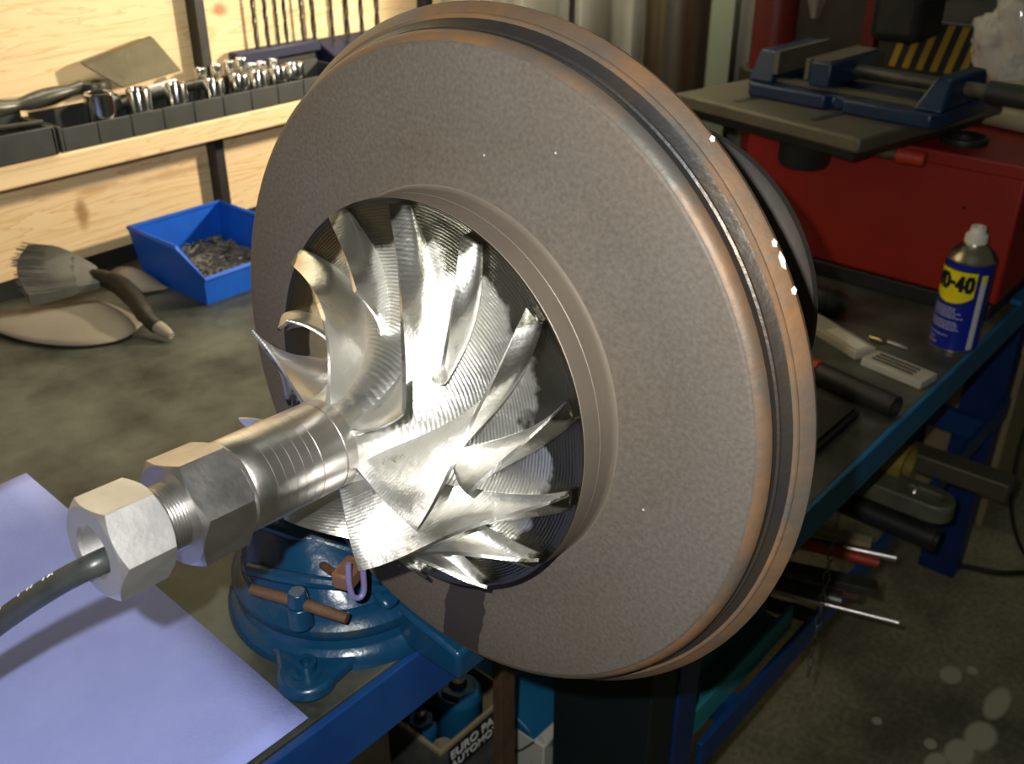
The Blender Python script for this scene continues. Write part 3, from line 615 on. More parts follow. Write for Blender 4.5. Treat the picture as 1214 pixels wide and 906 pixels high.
# grey tool case at the left end of the shelf
tcs = thing('tool_case', 'dark grey open tool case beside the socket tray on the shelf', 'case', (.30, 1.14, 1.086))
B((-.12, 1.102, 1.0865), (.503, 1.176, 1.0925)).build('case_floor', 'tan', tcs)
for i in range(9):
    B((-.12 + .0692 * i + .0004, 1.0975, 1.0865), (-.12 + .0692 * (i + 1) - .0004, 1.102, 1.1175)).build('front_panel', 'tray', tcs, bevel=.001)
B((-.12, 1.172, 1.0865), (.503, 1.176, 1.125)).build('back_panel', 'tray', tcs, bevel=.001)
B((.4985, 1.0975, 1.0865), (.503, 1.172, 1.1165)).build('end_panel', 'tray', tcs, bevel=.001)
B((-.1245, 1.0975, 1.0865), (-.12, 1.176, 1.1175)).build('end_panel', 'tray', tcs, bevel=.001)
sp = thing('spanner', 'dark ring spanner lying along the back of the grey tool case', 'spanner', (.47, 1.165, 1.125))
MB().tube(smooth_path([(.30, 1.158, 1.132), (.42, 1.160, 1.134), (.455, 1.160, 1.1335), (.49, 1.161, 1.131), (.53, 1.162, 1.134), (.575, 1.163, 1.138)]), [.006 + .004 * abs(sin(i * .33)) for i in range(31)], 12).build('shank', 'darksteel', sp)
MB().lathe([(.008, -.006), (.016, -.006), (.017, 0), (.016, .006), (.008, .006)], 28, Matrix.Translation((.590, 1.160, 1.136)), closed=True).build('ring_end', 'darksteel', sp)
o = MB().tube([(.38, 1.125, 1.124), (.497, 1.108, 1.1215)], .0026, 8).build('thin_rod', 'darksteel', origin=(.44, 1.116, 1.1225))
tag(o, 'thin dark steel rod laid across the grey tool case', 'rod')
for x in (.40, .43): tag(MB().lathe([(0, 1.0927), (.009, 1.0927), (.010, 1.097), (.008, 1.112), (0, 1.114)], 20, Matrix.Translation((x, 1.124, 0))).build('drive_adapter', 'darksteel', origin=(x, 1.124, 1.0927)), 'small dark steel adapter inside the grey tool case', 'adapter', 'adapters in the grey case')
# worn block leaning on the boards
o = MB().hexa([(.619, 1.150, 1.131), (.701, 1.150, 1.138), (.706, 1.166, 1.141), (.624, 1.166, 1.134)], [(.588, 1.176, 1.159), (.684, 1.176, 1.178), (.690, 1.192, 1.178), (.592, 1.192, 1.160)]).build('worn_block', 'stone', origin=(.65, 1.17, 1.14), bevel=.002)
tag(o, 'olive brown worn flat block tilted against the pine board above the sockets', 'block')
tag(MB().hexa([(.632, 1.142, 1.1215), (.690, 1.146, 1.1245), (.692, 1.154, 1.1250), (.634, 1.152, 1.1220)], [(.632, 1.142, 1.127), (.690, 1.146, 1.131), (.692, 1.154, 1.131), (.634, 1.152, 1.127)]).build('white_rag', 'white', origin=(.66, 1.148, 1.122), bevel=.0015), 'narrow folded white rag tucked under the tilted olive block', 'rag')

# drill index with bits
di = thing('drill_index', 'dark blue drill stand holding upright twist drills on the pine shelf', 'drill stand', (.96, 1.15, 1.086))
MB().hexa([(.945, 1.108, 1.0865), (1.12, 1.108, 1.0865), (1.12, 1.196, 1.0865), (.945, 1.196, 1.0865)], [(.945, 1.112, 1.104), (1.12, 1.112, 1.104), (1.12, 1.196, 1.140), (.945, 1.196, 1.140)]).build('stand', 'indexblue', di, bevel=.003)
B((.80, 1.178, 1.125), (.945, 1.1965, 1.142)).build('side_bar', 'indexblue', di, bevel=.003)
tag(B((.815, 1.1775, 1.0865), (.93, 1.196, 1.1245)).build('riser', 'black', di))
bits = [(.842, .0026, .17), (.861, .0030, .20), (.879, .0024, .13), (.893, .0030, .22), (.921, .0026, .15), (.941, .0038, .25), (.965, .0028, .19), (.992, .0040, .24), (1.02, .0034, .22), (1.05, .0040, .26)]
for x, r, h in bits:
    y = 1.188 if x < .945 else 1.176
    z0 = 1.1425 if x < .945 else 1.1335
    mb = MB(); nn = 26; pts = []
    mb.loft([[Vector((x + r * (1 if k % 2 == 0 else .62) * cos(2 * pi * k / 8 + i * .5), y + r * (1 if k % 2 == 0 else .62) * sin(2 * pi * k / 8 + i * .5), z0 + h * i / nn)) for k in range(8)] for i in range(nn + 1)])
    tag(mb.build('twist_drill', 'darksteel', origin=(x, y, z0), smooth=False), 'dark twist drill standing upright in the blue drill stand', 'drill bit', 'twist drills in the stand')

# ================================================================ BLUE BIN
bn = thing('parts_bin', 'bright blue plastic stacking bin half full of dark swarf by the boards', 'bin', (.65, 1.07, .90))
x0, x1, y0, y1 = .598, .715, 1.003, 1.140
ft = .036; bt = .066     # front lip and back height
mb = MB()
A = [(x0, y0, .9015), (x1, y0, .9015), (x1, y1, .9015), (x0, y1, .9015)]
fl = .008
T = {'fl': (x0 - fl * .5, y0 - fl, .9 + ft), 'fr': (x1 + fl * .5, y0 - fl, .9 + ft), 'bl': (x0 - fl, y1 + fl * .5, .9 + bt), 'br': (x1 + fl, y1 + fl * .5, .9 + bt), 'ml': (x0 - fl, y0 + .036, .9 + bt), 'mr': (x1 + fl, y0 + .036, .9 + bt)}
ml0 = (x0, y0 + .036, .9015); mr0 = (x1, y0 + .036, .9015)
mb.add([*A, T['fl'], T['fr'], T['bl'], T['br'], T['ml'], T['mr']], [(0, 1, 2, 3), (0, 4, 5, 1), (2, 7, 6, 3), (0, 3, 6, 8), (0, 8, 4), (1, 9, 7, 2), (1, 5, 9)])
shell = mb.build('shell', 'bin', bn, solid=.003, smooth=False)
# turned-over rim
MB().tube([T['fr'], T['fl'], T['ml'], T['bl'], T['br'], T['mr'], T['fr']], .0032, 8).build('rim', 'bin', bn)
sw = MB()
for i in range(13):
    for j in range(13):
        x = x0 + .004 + (x1 - x0 - .008) * i / 12; y = y0 + .003 + (y1 - y0 - .006) * j / 12
        sw.v.append(Vector((x, y, .913 + .010 * noise.noise(Vector((x * 60, y * 60, 3))) + .010 * (j / 12))))
sw.f = [(i * 13 + j, (i + 1) * 13 + j, (i + 1) * 13 + j + 1, i * 13 + j + 1) for i in range(12) for j in range(12)]
for k in range(160):
    c = Vector((random.uniform(x0 + .01, x1 - .01), random.uniform(y0 + .008, y1 - .01), 0)); c.z = .916 + .010 * (c.y - y0) / (y1 - y0) + random.uniform(0, .006)
    d = Vector((random.uniform(-1, 1), random.uniform(-1, 1), random.uniform(-.3, .3))).normalized() * random.uniform(.003, .008)
    sw.cyl(c - d, c + d, random.uniform(.0007, .0018), n=6)
tag(sw.build('swarf', 'scrap', origin=(.65, 1.07, .902), smooth=False), 'dark metal swarf and pins lying in the blue bin', 'swarf', kind='stuff')

# ================================================================ BRUSH AND BEIGE PADS
br = thing('hand_brush', 'dark handled brush with a fan of grey bristles lying against the boards', 'brush', (.50, 1.08, .90))
fan = MB(); P0 = Vector((.512, 1.092, .932)); ends = []
# wide bristle pack: a lofted fan from the ferrule to a ragged outer edge
inner = [(.519, 1.100, .945), (.506, 1.074, .936)]
NB = 22
def bend(u, tt):   # u across the fan, tt out along a bristle
    a = Vector(inner[0]).lerp(Vector(inner[1]), u)
    e = Vector((.470, 1.157, .968)).lerp(Vector((.436, 1.105, .930)), u) + Vector((-.012 * sin(pi * u), 0, .006 * sin(pi * u)))
    m = a.lerp(e, tt); m.z += .010 * sin(pi * tt) * (1 - u); return m
for side in (0, 1):
    for i in range(NB + 1):
        for j in range(9):
            p = bend(i / NB, j / 8) + Vector((0, 0, (.004 + .005 * (j / 8)) * (1 if side == 0 else -1) * .8))
            p += Vector((.0012, .0008, .0012)) * noise.noise(Vector((i * 2.1, side * 9, j * .3))) * 1.2
            p.z = max(p.z, .904); fan.v.append(p)
n = 9; off = (NB + 1) * n
for i in range(NB):
    for j in range(8):
        a = i * n + j; fan.f += [(a, a + 1, a + n + 1, a + n), (off + a, off + a + n, off + a + n + 1, off + a + 1)]
for i in range(NB):
    for j in (0, 8): a = i * n + j; fan.f.append((a, a + n, off + a + n, off + a))
for j in range(8):
    for i in (0, NB): a = i * n + j; fan.f.append((a, off + a, off + a + 1, a + 1))
for k in range(70):
    u = random.random(); fan.tube([bend(u, .3) + Vector((0, 0, .004)), bend(u, .7) + Vector((0, 0, .006)), bend(u, 1.0) + Vector((-.006 * random.random(), .004, .007 + .006 * random.random()))], [.0006, .0005, .0003], 4)
fan.build('bristles', 'bristle', br)
MB().tube(smooth_path([(.500, 1.106, .939), (.513, 1.087, .939), (.520, 1.06, .937), (.517, 1.02, .930), (.510, .985, .921), (.511, .968, .914)]), [.007] * 4 + [.010] * 6 + [.0115] * 8 + [.011] * 6 + [.0095] * 7, 14).build('handle', 'brownwood', br)
MB().tube([(.511, .968, .914), (.5130, .955, .910), (.5145, .947, .9075)], [.0078, .0068, .004], 14).build('handle_tip', 'beige', br)
def lens_pad(name, pts, z, lift, th, label):
    # a shallow curved shell between two edge curves
    A_, B_ = [smooth_path(p, 8) for p in pts]; n = min(len(A_), len(B_)); mb = MB()
    for i in range(n):
        for j in range(9):
            t = j / 8; p = A_[i].lerp(B_[i], t); p.z += lift * sin(pi * t) * sin(pi * (i + .5) / n); mb.v.append(p)
    mb.f = [(i * 9 + j, (i + 1) * 9 + j, (i + 1) * 9 + j + 1, i * 9 + j + 1) for i in range(n - 1) for j in range(8)]
    c = sum(mb.v, Vector()) / len(mb.v)
    o = mb.build(name, 'beige', origin=(c.x, c.y, .9), solid=th)
    tag(o, label, 'pad'); return o
lens_pad('beige_pad', [[(.385, 1.165, .912), (.43, 1.135, .911), (.470, 1.105, .914), (.505, 1.075, .914), (.518, 1.009, .906)], [(.385, 1.165, .906), (.404, 1.07, .904), (.436, 1.012, .904), (.477, .989, .904), (.518, 1.008, .904)]], .9, .005, .002, 'wide beige fibre pad curling under the grey brush')
lens_pad('beige_pad', [[(.545, 1.152, .906), (.575, 1.158, .912), (.598, 1.146, .906)], [(.545, 1.152, .904), (.555, 1.09, .906), (.590, 1.075, .904)]], .9, .014, .003, 'small beige fibre pad between the brush handle and the blue bin')

# ================================================================ UNDER THE NEAR BENCH
cb = thing('filter_carton', 'open printed carton holding blue filters under the workbench', 'carton', (.635, .655, .30))
zt = .45
for lo, hi, m, nm in (((.575, .608, .2955), (.700, .611, zt), 'carddark', 'front_wall'), ((.575, .697, .2955), (.700, .70, zt + .05), 'card', 'back_wall'), ((.572, .608, .2955), (.575, .70, zt), 'carddark', 'side_wall'), ((.70, .608, .2955), (.703, .70, zt), 'card', 'side_wall')):
    B(lo, hi).build(nm, m, cb)
B((.575, .611, .2955), (.70, .697, .299)).build('carton_floor', 'card', cb)
B((.571, .607, zt - .001), (.704, .6115, zt + .004)).build('torn_edge', 'card', cb)
B((.571, .611, zt - .001), (.5755, .70, zt + .004)).build('torn_edge', 'card', cb)
B((.585, .6068, .405), (.695, .6079, .446)).build('print_panel', 'inkblack', cb)
def text_mesh(body, size, name, m, parent, place, extrude=0., bold=0.):
    cu = bpy.data.curves.new(name, 'FONT'); cu.body = body; cu.size = size; cu.extrude = extrude; cu.align_x = 'CENTER'; cu.offset = bold
    ob = bpy.data.objects.new(name + '_tmp', cu); COL.objects.link(ob)
    bpy.context.view_layer.update(); dg = bpy.context.evaluated_depsgraph_get()
    me = bpy.data.meshes.new_from_object(ob.evaluated_get(dg)); bpy.data.objects.remove(ob)
    bm = bmesh.new(); bm.from_mesh(me)
    bmesh.ops.triangulate(bm, faces=bm.faces); bm.to_mesh(me); bm.free()
    inv = WM[parent.name].inverted()
    for v in me.vertices: v.co = inv @ Vector(place(v.co))
    me.materials.clear(); me.materials.append(M[m])
    o = bpy.data.objects.new(name, me); COL.objects.link(o); o.parent = parent; return o
text_mesh('EURO PARTS', .0185, 'lettering', 'print', cb, lambda c: (.640 + c.x, .6064 - c.z, .429 + c.y), .0003, .0004)
text_mesh('AUTOMOTIVE', .0165, 'lettering', 'print', cb, lambda c: (.640 + c.x, .6064 - c.z, .412 + c.y), .0003, .0002)
def oil_filter(x, y, z0, h, r, label):
    t = thing('oil_filter', label, 'filter', (x, y, z0), group=None)
    MB().lathe([(0, 0), (r * .94, 0), (r, .004), (r, h - .014), (r * 1.02, h - .012), (r * 1.02, h - .006), (r * .92, h), (0, h)], 40, Matrix.Translation((x, y, z0))).build('body', 'petrol', t)
    MB().cyl((x, y, z0 + h - .001), (x, y, z0 + h + .007), r * .82, n=6).build('hex_cap', 'petrol', t, bevel=.001)
    MB().lathe([(0, h + .006), (r * .36, h + .006), (r * .40, h + .009), (r * .30, h + .016), (0, h + .017)], 24, Matrix.Translation((x, y, z0))).build('cap_nut', 'darksteel', t)
oil_filter(.652, .655, .2992, .165, .0285, 'blue oil filter with a hex cap standing in the printed carton')
oil_filter(.602, .672, .2992, .135, .020, 'slim blue filter in the back corner of the printed carton')
tag(MB().pipe((.600, .632, .2992), (.600, .632, .425), .012, .0108, 24).build('cardboard_tube', 'tan', origin=(.60, .632, .2992)), 'small tan cardboard tube in the corner of the printed carton', 'tube')
tag(B((.598, .536, .2955), (.622, .548, .885)).build('flat_iron_bar', 'rust', origin=(.61, .542, .2955), bevel=.001), 'rusty flat iron bar standing upright before the carton', 'bar')
wbx = thing('white_carton', 'scuffed white carton with a blue cover behind the rusty bar', 'carton', (.76, .64, 0))
B((.705, .560, 0), (.83, .70, .385)).build('carton_body', 'whitebox', wbx, bevel=.002)
MB().hexa([(.704, .575, .386), (.832, .575, .386), (.832, .702, .386), (.704, .702, .386)], [(.704, .590, .40), (.832, .590, .40), (.832, .702, .44), (.704, .702, .44)]).build('cover', 'petrol', wbx, bevel=.002)
MB().tube(smooth_path([(.7045, .690, .30), (.703, .63, .325), (.7035, .60, .35), (.7045, .575, .384)]), .0014, 8).build('cord', 'black', wbx)
tag(MB().cyl((.50, .66, .2955), (.50, .66, .42), .04, .034, 28).build('dark_bottle', 'black', origin=(.50, .66, .2955), bevel=.006), 'black plastic bottle beside the printed carton on the lower shelf', 'bottle')

# ================================================================ STOCK ON THE SHELF OF THE SIDE BENCH
RZ = .4325
def along(p0, p1, ext):
    p0, p1 = Vector(p0), Vector(p1); return p0 + (p0 - p1) * ext
tag(MB().box((-.022, 0, 0), (.022, .48, .034)).build('steel_box_section', 'castiron', origin=(0, 0, 0), bevel=.003), 'grey steel box section tube lying across the shelf before the leg', 'tube')
bs = bpy.data.objects['steel_box_section']; bs.location = (1.575, .283, RZ)
bs.rotation_euler = (0, 0, radians(1))
tag(MB().tube([(1.455 + .014 * cos(t * 2 * pi / 20), .395 + 0.0 * t, .452 + .016 * sin(t * 2 * pi / 20)) for t in range(21)], .0028, 8, cap=False).build('steel_ring', 'chrome', origin=(1.455, .395, RZ)), 'small steel ring standing beside the box section tube', 'ring')
tag(MB().pipe((1.357, .325, RZ + .0195), (1.362, .78, RZ + .0195), .0195, .0165, 28).build('black_pipe', 'black', origin=(1.36, .55, RZ)), 'thick black pipe lying on the shelf rail under the side bench', 'pipe')
cl = MB(); prof = []
def stadium(L_, R_, n=12, cx=0, cy=0):
    return [(cx + R_ * cos(-pi / 2 + pi * i / n), cy + L_ / 2 + R_ * sin(-pi / 2 + pi * i / n) + 0) for i in range(0)] 
def slot_link(cx, y0_, y1_, R_, ri, z0_, z1_):
    n = 14; outer = [(cx + R_ * cos(pi + pi * i / n), y0_ + R_ * sin(pi + pi * i / n)) for i in range(n + 1)] + [(cx + R_ * cos(pi * i / n), y1_ + R_ * sin(pi * i / n)) for i in range(n + 1)]
    inner = [(cx + ri * cos(pi + pi * i / n), y0_ + ri * sin(pi + pi * i / n)) for i in range(n + 1)] + [(cx + ri * cos(pi * i / n), y0_ + .038 + ri * sin(pi * i / n)) for i in range(n + 1)]
    m_ = len(outer)
    return MB().loft([[Vector((x, y, z0_)) for x, y in outer], [Vector((x, y, z1_)) for x, y in outer], [Vector((x, y, z1_)) for x, y in inner], [Vector((x, y, z0_)) for x, y in inner], [Vector((x, y, z0_)) for x, y in outer]], cap=False)
tag(slot_link(1.452, .362, .56, .030, .011, RZ, RZ + .030).build('slotted_link', 'green', origin=(1.452, .45, RZ), bevel=.004), 'grey green cast link with a slotted rounded end on the shelf rail', 'casting')
tag(MB().pipe((1.502, .43, RZ + .0365), (1.506, .60, RZ + .0365), .036, .033, 32).build('yellow_tube', 'yellowtin', origin=(1.504, .5, RZ)), 'short dull yellow tube lying behind the slotted casting', 'tube')
# bolt cutters: red grip and chromed arm
bc = thing('pry_tool', 'long tool with a red grip and a chromed arm jutting from the shelf', 'tool', (1.22, .46, RZ))
MB().tube([(1.262, .372, RZ + .0075), (1.243, .43, RZ + .0095), (1.222, .49, RZ + .0095), (1.18, .62, RZ + .0085)], [.0070, .0088, .0088, .007], 16).build('grip', 'redgrip', bc)
MB().cyl((1.292, .358, RZ + .0065), (1.265, .43, RZ + .0065), .0062, n=16).build('arm_tip', 'chrome', bc)
MB().cyl((1.265, .43, RZ + .0065), (1.205, .60, RZ + .0065), .0045, n=16).build('arm', 'darksteel', bc)
MB().cyl((1.18, .615, RZ + .0075), (1.10, .85, RZ + .0075), .0075, n=16).build('shaft', 'darksteel', bc)
def flat_bar(name, m, p0, p1, wd, th, z, label, cat='bar'):
    p0 = Vector((*p0, z)); p1 = Vector((*p1, z)); d = (p1 - p0).normalized(); s_ = Vector((-d.y, d.x, 0)) * wd / 2; u = Vector((0, 0, th))
    o = MB().hexa([p0 - s_, p1 - s_, p1 + s_, p0 + s_], [p0 - s_ + u, p1 - s_ + u, p1 + s_ + u, p0 + s_ + u]).build(name, m, origin=(p0 + p1) / 2, bevel=.001)
    return tag(o, label, cat)
flat_bar('angle_iron', 'darksteel', (1.207, .350), (1.04, .80), .026, .012, RZ, 'dark flat iron bar below the red gripped tool on the shelf')
flat_bar('thin_flat_bar', 'rust', (1.173, .362), (1.068, .66), .006, .009, RZ, 'narrow rusty strip between the flat iron bar and the dark pipe')
tag(MB().pipe((1.140, .375, RZ + .0125), (1.005, .78, RZ + .0125), .0125, .0100, 20).build('dark_pipe', 'darksteel', origin=(1.07, .58, RZ)), 'dark steel pipe beside the narrow rusty strip on the shelf', 'pipe')
tag(MB().pipe((1.086, .392, RZ + .0105), (.975, .78, RZ + .0105), .0105, .008, 20).build('dark_pipe', 'blackiron', origin=(1.03, .58, RZ)), 'black narrow pipe nearest the blue leg on the shelf', 'pipe')
tag(MB().cyl((1.128, .290, RZ + .030), (.975, .77, RZ + .028), .0030, n=12).build('bright_rod', 'chrome', origin=(1.05, .53, RZ + .025)), 'thin bright steel rod laid on top of the dark pipes', 'rod')
flat_bar('brown_batten', 'card', (1.30, .40), (1.20, .79), .022, .012, RZ, 'brown wooden batten between the red gripped tool and the black pipe', 'batten')
# teal channel lying lengthwise
tl = thing('teal_channel', 'chipped teal steel channel lying lengthwise under the side bench', 'channel', (1.0, .425, RZ))
zb = .4325
B((.80, .408, zb), (1.055, .452, zb + .006)).build('web', 'teal', tl)
B((.80, .408, zb + .006), (1.055, .414, zb + .040)).build('flange', 'teal', tl, bevel=.001)
B((.80, .446, zb + .006), (1.055, .452, zb + .058)).build('flange', 'teal', tl, bevel=.001)
# thin chain hanging from the bench rail
ch = MB()
for i in range(15):
    z = .700 - i * .017; c = Vector((.965 + .0005 * sin(i), .340, z)); R_ = .0065
    loop = [c + (Vector((.0038 * cos(t), 0, .0095 * sin(t))) if i % 2 == 0 else Vector((0, .0038 * cos(t), .0095 * sin(t)))) for t in [2 * pi * k / 14 for k in range(15)]]
    ch.tube(loop, .0008, 6, cap=False)
tag(ch.build('chain', 'bolt', origin=(.965, .340, .70)), 'thin dark steel chain hanging from the side bench rail', 'chain')

# things standing on the floor behind, seen under the side bench
tag(MB().box((2.12, .42, 0), (2.45, .585, .44)).box((2.118, .50, .002), (2.1205, .515, .44)).build('floor_carton', 'card', origin=(2.28, .5, 0), bevel=.003), 'brown cardboard carton on the floor behind the bench leg', 'carton')
tb = thing('blue_tub', 'blue plastic tub with a white rim standing on the brown carton', 'tub', (2.25, .50, .441))
MB().lathe([(0, 0), (.066, 0), (.076, .11), (.070, .11), (.062, .006), (0, .006)], 32, Matrix.Translation((2.25, .505, .441))).build('body', 'canblue', tb)
MB().lathe([(.070, .09), (.080, .09), (.081, .11), (.070, .11)], 32, Matrix.Translation((2.25, .505, .441)), closed=True).build('rim', 'white', tb)
# cable coil hanging at the end of the bench and a lead across the floor
cc = MB()
for k in range(6):
    y_ = .372 - .006 * k; ph = k * .3
    cc.tube([(2.012 + .006 * sin(k * 1.7) + .055 * (1 + cos(t)) + .006 * k, y_ - .010 * sin(t * 2 + ph), .52 + .15 * sin(t) + .006 * cos(3 * t + k)) for t in [2 * pi * i / 36 for i in range(37)]], .0042, 8, cap=False)
cc.tube(smooth_path([(2.05, .36, .375), (2.02, .37, .30), (2.0, .35, .15), (2.03, .30, .03), (2.10, .26, .006)]), .0042, 8)
tag(cc.build('cable_coil', 'black', origin=(2.05, .36, .50)), 'black cable coil hanging at the end of the side bench', 'cable')
tag(MB().tube(smooth_path([(1.90, .47, .0065), (1.945, .39, .0065), (1.97, .33, .0065), (2.03, .27, .0065), (2.12, .20, .0065), (2.2, .08, .0065)]), .006, 10).build('floor_lead', 'black', origin=(2.0, .30, 0)), 'dark electrical lead lying across the floor past the bench leg', 'cable')
tag(MB().hexa([(1.055, .270, 0), (1.20, .225, 0), (1.23, .31, 0), (1.08, .36, 0)], [(1.065, .275, .03), (1.19, .235, .03), (1.215, .30, .03), (1.09, .345, .03)]).build('rubber_block', 'black', origin=(1.14, .29, 0), bevel=.006), 'black rubber block lying on the concrete floor', 'block')

# ================================================================ ON THE SIDE BENCH
ZB = .7503
def spray_can():
    cx, cy = 1.402, .379; r = .0325; t = thing('spray_can', 'blue and yellow spray lubricant can with a cream nozzle before the red cabinet', 'spray can', (cx, cy, ZB))
    T_ = Matrix.Translation((cx, cy, ZB))
    MB().lathe([(0, 0), (r * .93, 0), (r * 1.01, .0015), (r * 1.01, .004), (r, .005), (r, .131), (r * 1.01, .132), (0, .132)], 64, T_).build('body', 'canblue', t)
    MB().lathe([(r * .985, .0005), (r * 1.02, .001), (r * 1.02, .0038), (r, .0042)], 64, T_, closed=True).build('bottom_seam', 'canmetal', t)
    MB().lathe([(r * .99, .1315), (r * 1.02, .132), (r * 1.02, .1345), (r * .97, .1365), (r * .86, .1425), (r * .66, .1500), (r * .48, .1535), (r * .46, .156), (0, .156)], 64, T_).build('dome', 'canmetal', t)
    MB().lathe([(0, .155), (r * .46, .155), (r * .47, .158), (r * .45, .166), (r * .36, .1685), (r * .33, .170), (r * .31, .176), (r * .29, .178), (r * .12, .178), (r * .10, .174), (0, .174)], 32, T_).build('nozzle', 'cream', t)
    a_cam = atan2(-cy, -cx); a_c = a_cam - radians(33)
    def wrap(dx, z, e): a = a_c + dx / r; return Vector((cx + (r + e) * cos(a), cy + (r + e) * sin(a), ZB + z))
    def patch(f0, f1, x0_, x1_, e, name, m, n=20):
        mb = MB()
        for i in range(n + 1):
            x = x0_ + (x1_ - x0_) * i / n; mb.v += [wrap(x, f0(x), e), wrap(x, f1(x), e)]
        mb.f = [(2 * i, 2 * i + 2, 2 * i + 3, 2 * i + 1) for i in range(n)]
        return mb.build(name, m, t)
    hw = .0325
    bot = lambda x: .0735 + .012 * (abs(x) / hw) ** 2.2
    patch(lambda x: bot(x) - .0016, lambda x: .1230, -hw - .0016, hw + .0016, .0002, 'shield_outline', 'inkblack')
    patch(bot, lambda x: .1214, -hw, hw, .0004, 'shield', 'yellow')
    GL = {'W': (1.15, [[(.0, 1), (.25, 0), (.575, .75), (.90, 0), (1.15, 1)]]), 'D': (.78, [[(0, 0), (0, 1), (.45, 1), (.78, .75), (.78, .25), (.45, 0), (0, 0)]]), '-': (.34, [[(0, .5), (.34, .5)]]),
          '4': (.80, [[(.58, 0), (.58, 1), (0, .30), (.80, .30)]]), '0': (.72, [[(.2, 0), (0, .25), (0, .75), (.2, 1), (.52, 1), (.72, .75), (.72, .25), (.52, 0), (.2, 0)]])}
    Hh, tk, gap = .0190, .0027, .44; wid = sum(GL[c][0] for c in 'WD-40') + gap * 4; sc = .056 / wid; x_ = -.028
    for c in 'WD-40':
        mb = MB()
        for line in GL[c][1]:
            for (xa, ya), (xb, yb) in zip(line[:-1], line[1:]):
                A_ = Vector((xa * sc, ya * Hh, 0)); B_ = Vector((xb * sc, yb * Hh, 0)); d_ = (B_ - A_).normalized(); n_ = Vector((-d_.y, d_.x, 0)) * tk; A_ -= d_ * tk * .75; B_ += d_ * tk * .75
                mb.add([wrap(x_ + q.x, .0945 + q.y, .0010) for q in (A_ - n_, B_ - n_, B_ + n_, A_ + n_)], [(0, 1, 2, 3)])
        mb.build('letter', 'inkblack', t); x_ += (GL[c][0] + gap) * sc
    patch(lambda x: .006, lambda x: .118, .0385, .0480, .0003, 'side_panel', 'panelwhite', 8)
    patch(lambda x: .105, lambda x: .118, .0405, .0480, .0005, 'side_panel_mark', 'yellow', 6)
    random.seed(3); mb = MB()
    for z in (.066, .0625, .059, .0555, .052, .045, .0415, .038, .0345, .024, .0165):
        x = -.026; L_ = {.024: .01, .0165: -.012}.get(z, random.uniform(.010, .022))
        while x < L_:
            l = random.uniform(.0025, .006)
            mb.add([wrap(x, z, .0005), wrap(x + l, z, .0005), wrap(x + l, z + .0012, .0005), wrap(x, z + .0012, .0005)], [(0, 1, 2, 3)]); x += l + .0011
    mb.build('small_print', 'panelwhite', t)
    patch(lambda x: .009, lambda x: .0125, -.024, -.004, .0004, 'price_strip', 'hazard_y', 5)
spray_can()

# needle-file case: open lid and base of milky plastic
def ramp_box(p0, p1, wd, h, name, label):
    p0 = Vector(p0); p1 = Vector(p1); t = thing(name, label, 'case', (p0 + p1) / 2)
    d = (p1 - p0).normalized(); s_ = Vector((-d.y, d.x, 0)) * wd / 2
    def slab(a, b, f0, f1, z0, z1, nm, m='clear', bev=.001):
        q0 = p0 + d * a; q1 = p0 + d * b; lo = s_ * f0; hi = s_ * f1
        return MB().hexa([q0 + lo + Vector((0, 0, z0)), q1 + lo + Vector((0, 0, z0)), q1 + hi + Vector((0, 0, z0)), q0 + hi + Vector((0, 0, z0))], [q0 + lo + Vector((0, 0, z1)), q1 + lo + Vector((0, 0, z1)), q1 + hi + Vector((0, 0, z1)), q0 + hi + Vector((0, 0, z1))]).build(nm, m, t, bevel=bev)
    L_ = (p1 - p0).length
    slab(0, L_, -1, 1, 0, h, 'shell'); return t, slab, L_
t, slab, L_ = ramp_box((1.272, .447, ZB), (1.256, .357, ZB), .040, .011, 'bit_case', 'milky plastic case with thin dark files in it near the spray can')
for k, f in enumerate((-.45, 0, .45)): slab(.010, L_ - .020, f - .05, f + .05, .0112, .0132, 'needle_file', 'darksteel', 0)
t, slab, L_ = ramp_box((1.335, .575, ZB), (1.278, .455, ZB), .036, .012, 'case_lid', 'long milky plastic lid lying beside the big steel disc')
slab(L_ * .45, L_ * .95, -.55, .55, .0122, .0132, 'paper_insert', 'cream', 0)
# drill chuck, bits, torch
dc = thing('drill_chuck', 'black keyless drill chuck lying on the side bench behind the steel disc', 'chuck', (1.37, .56, ZB))
Mch = Matrix.Translation((1.375, .565, ZB + .0225)) @ Euler((radians(90), 0, radians(20))).to_matrix().to_4x4()
MB().lathe([(0, -.035), (.019, -.035), (.0225, -.030), (.0225, .002), (.021, .004), (0, .004)], 32, Mch).build('sleeve', 'blackiron', dc)
MB().lathe([(0, .003), (.0215, .003), (.0215, .016), (.0185, .024), (.010, .034), (0, .034)], 32, Mch).build('nose', 'darksteel', dc)
tag(MB().lathe([(0, 0), (.0045, .0005), (.0045, .018), (.003, .019), (.003, .021), (0, .021)], 16, Matrix.Translation((1.336, .474, ZB + .0046)) @ Euler((radians(88), 0, radians(-8))).to_matrix().to_4x4()).build('brass_bit_holder', 'brass', origin=(1.336, .474, ZB)), 'brass coloured bit holder before the spray can', 'bit')
tag(MB().lathe([(0, 0), (.0032, .0005), (.0032, .017), (.0014, .030), (0, .031)], 16, Matrix.Translation((1.340, .449, ZB + .0034)) @ Euler((radians(90), 0, radians(-6))).to_matrix().to_4x4()).build('steel_bit', 'chrome', origin=(1.34, .449, ZB)), 'pointed bright steel bit in line with the brass holder', 'bit')
to = thing('black_torch', 'black tube handled torch with a red collar on the side bench', 'torch', (1.15, .42, ZB))
MB().pipe((1.142, .357, ZB + .0155), (1.165, .470, ZB + .0155), .0150, .0125, 28).build('tube', 'black', to)
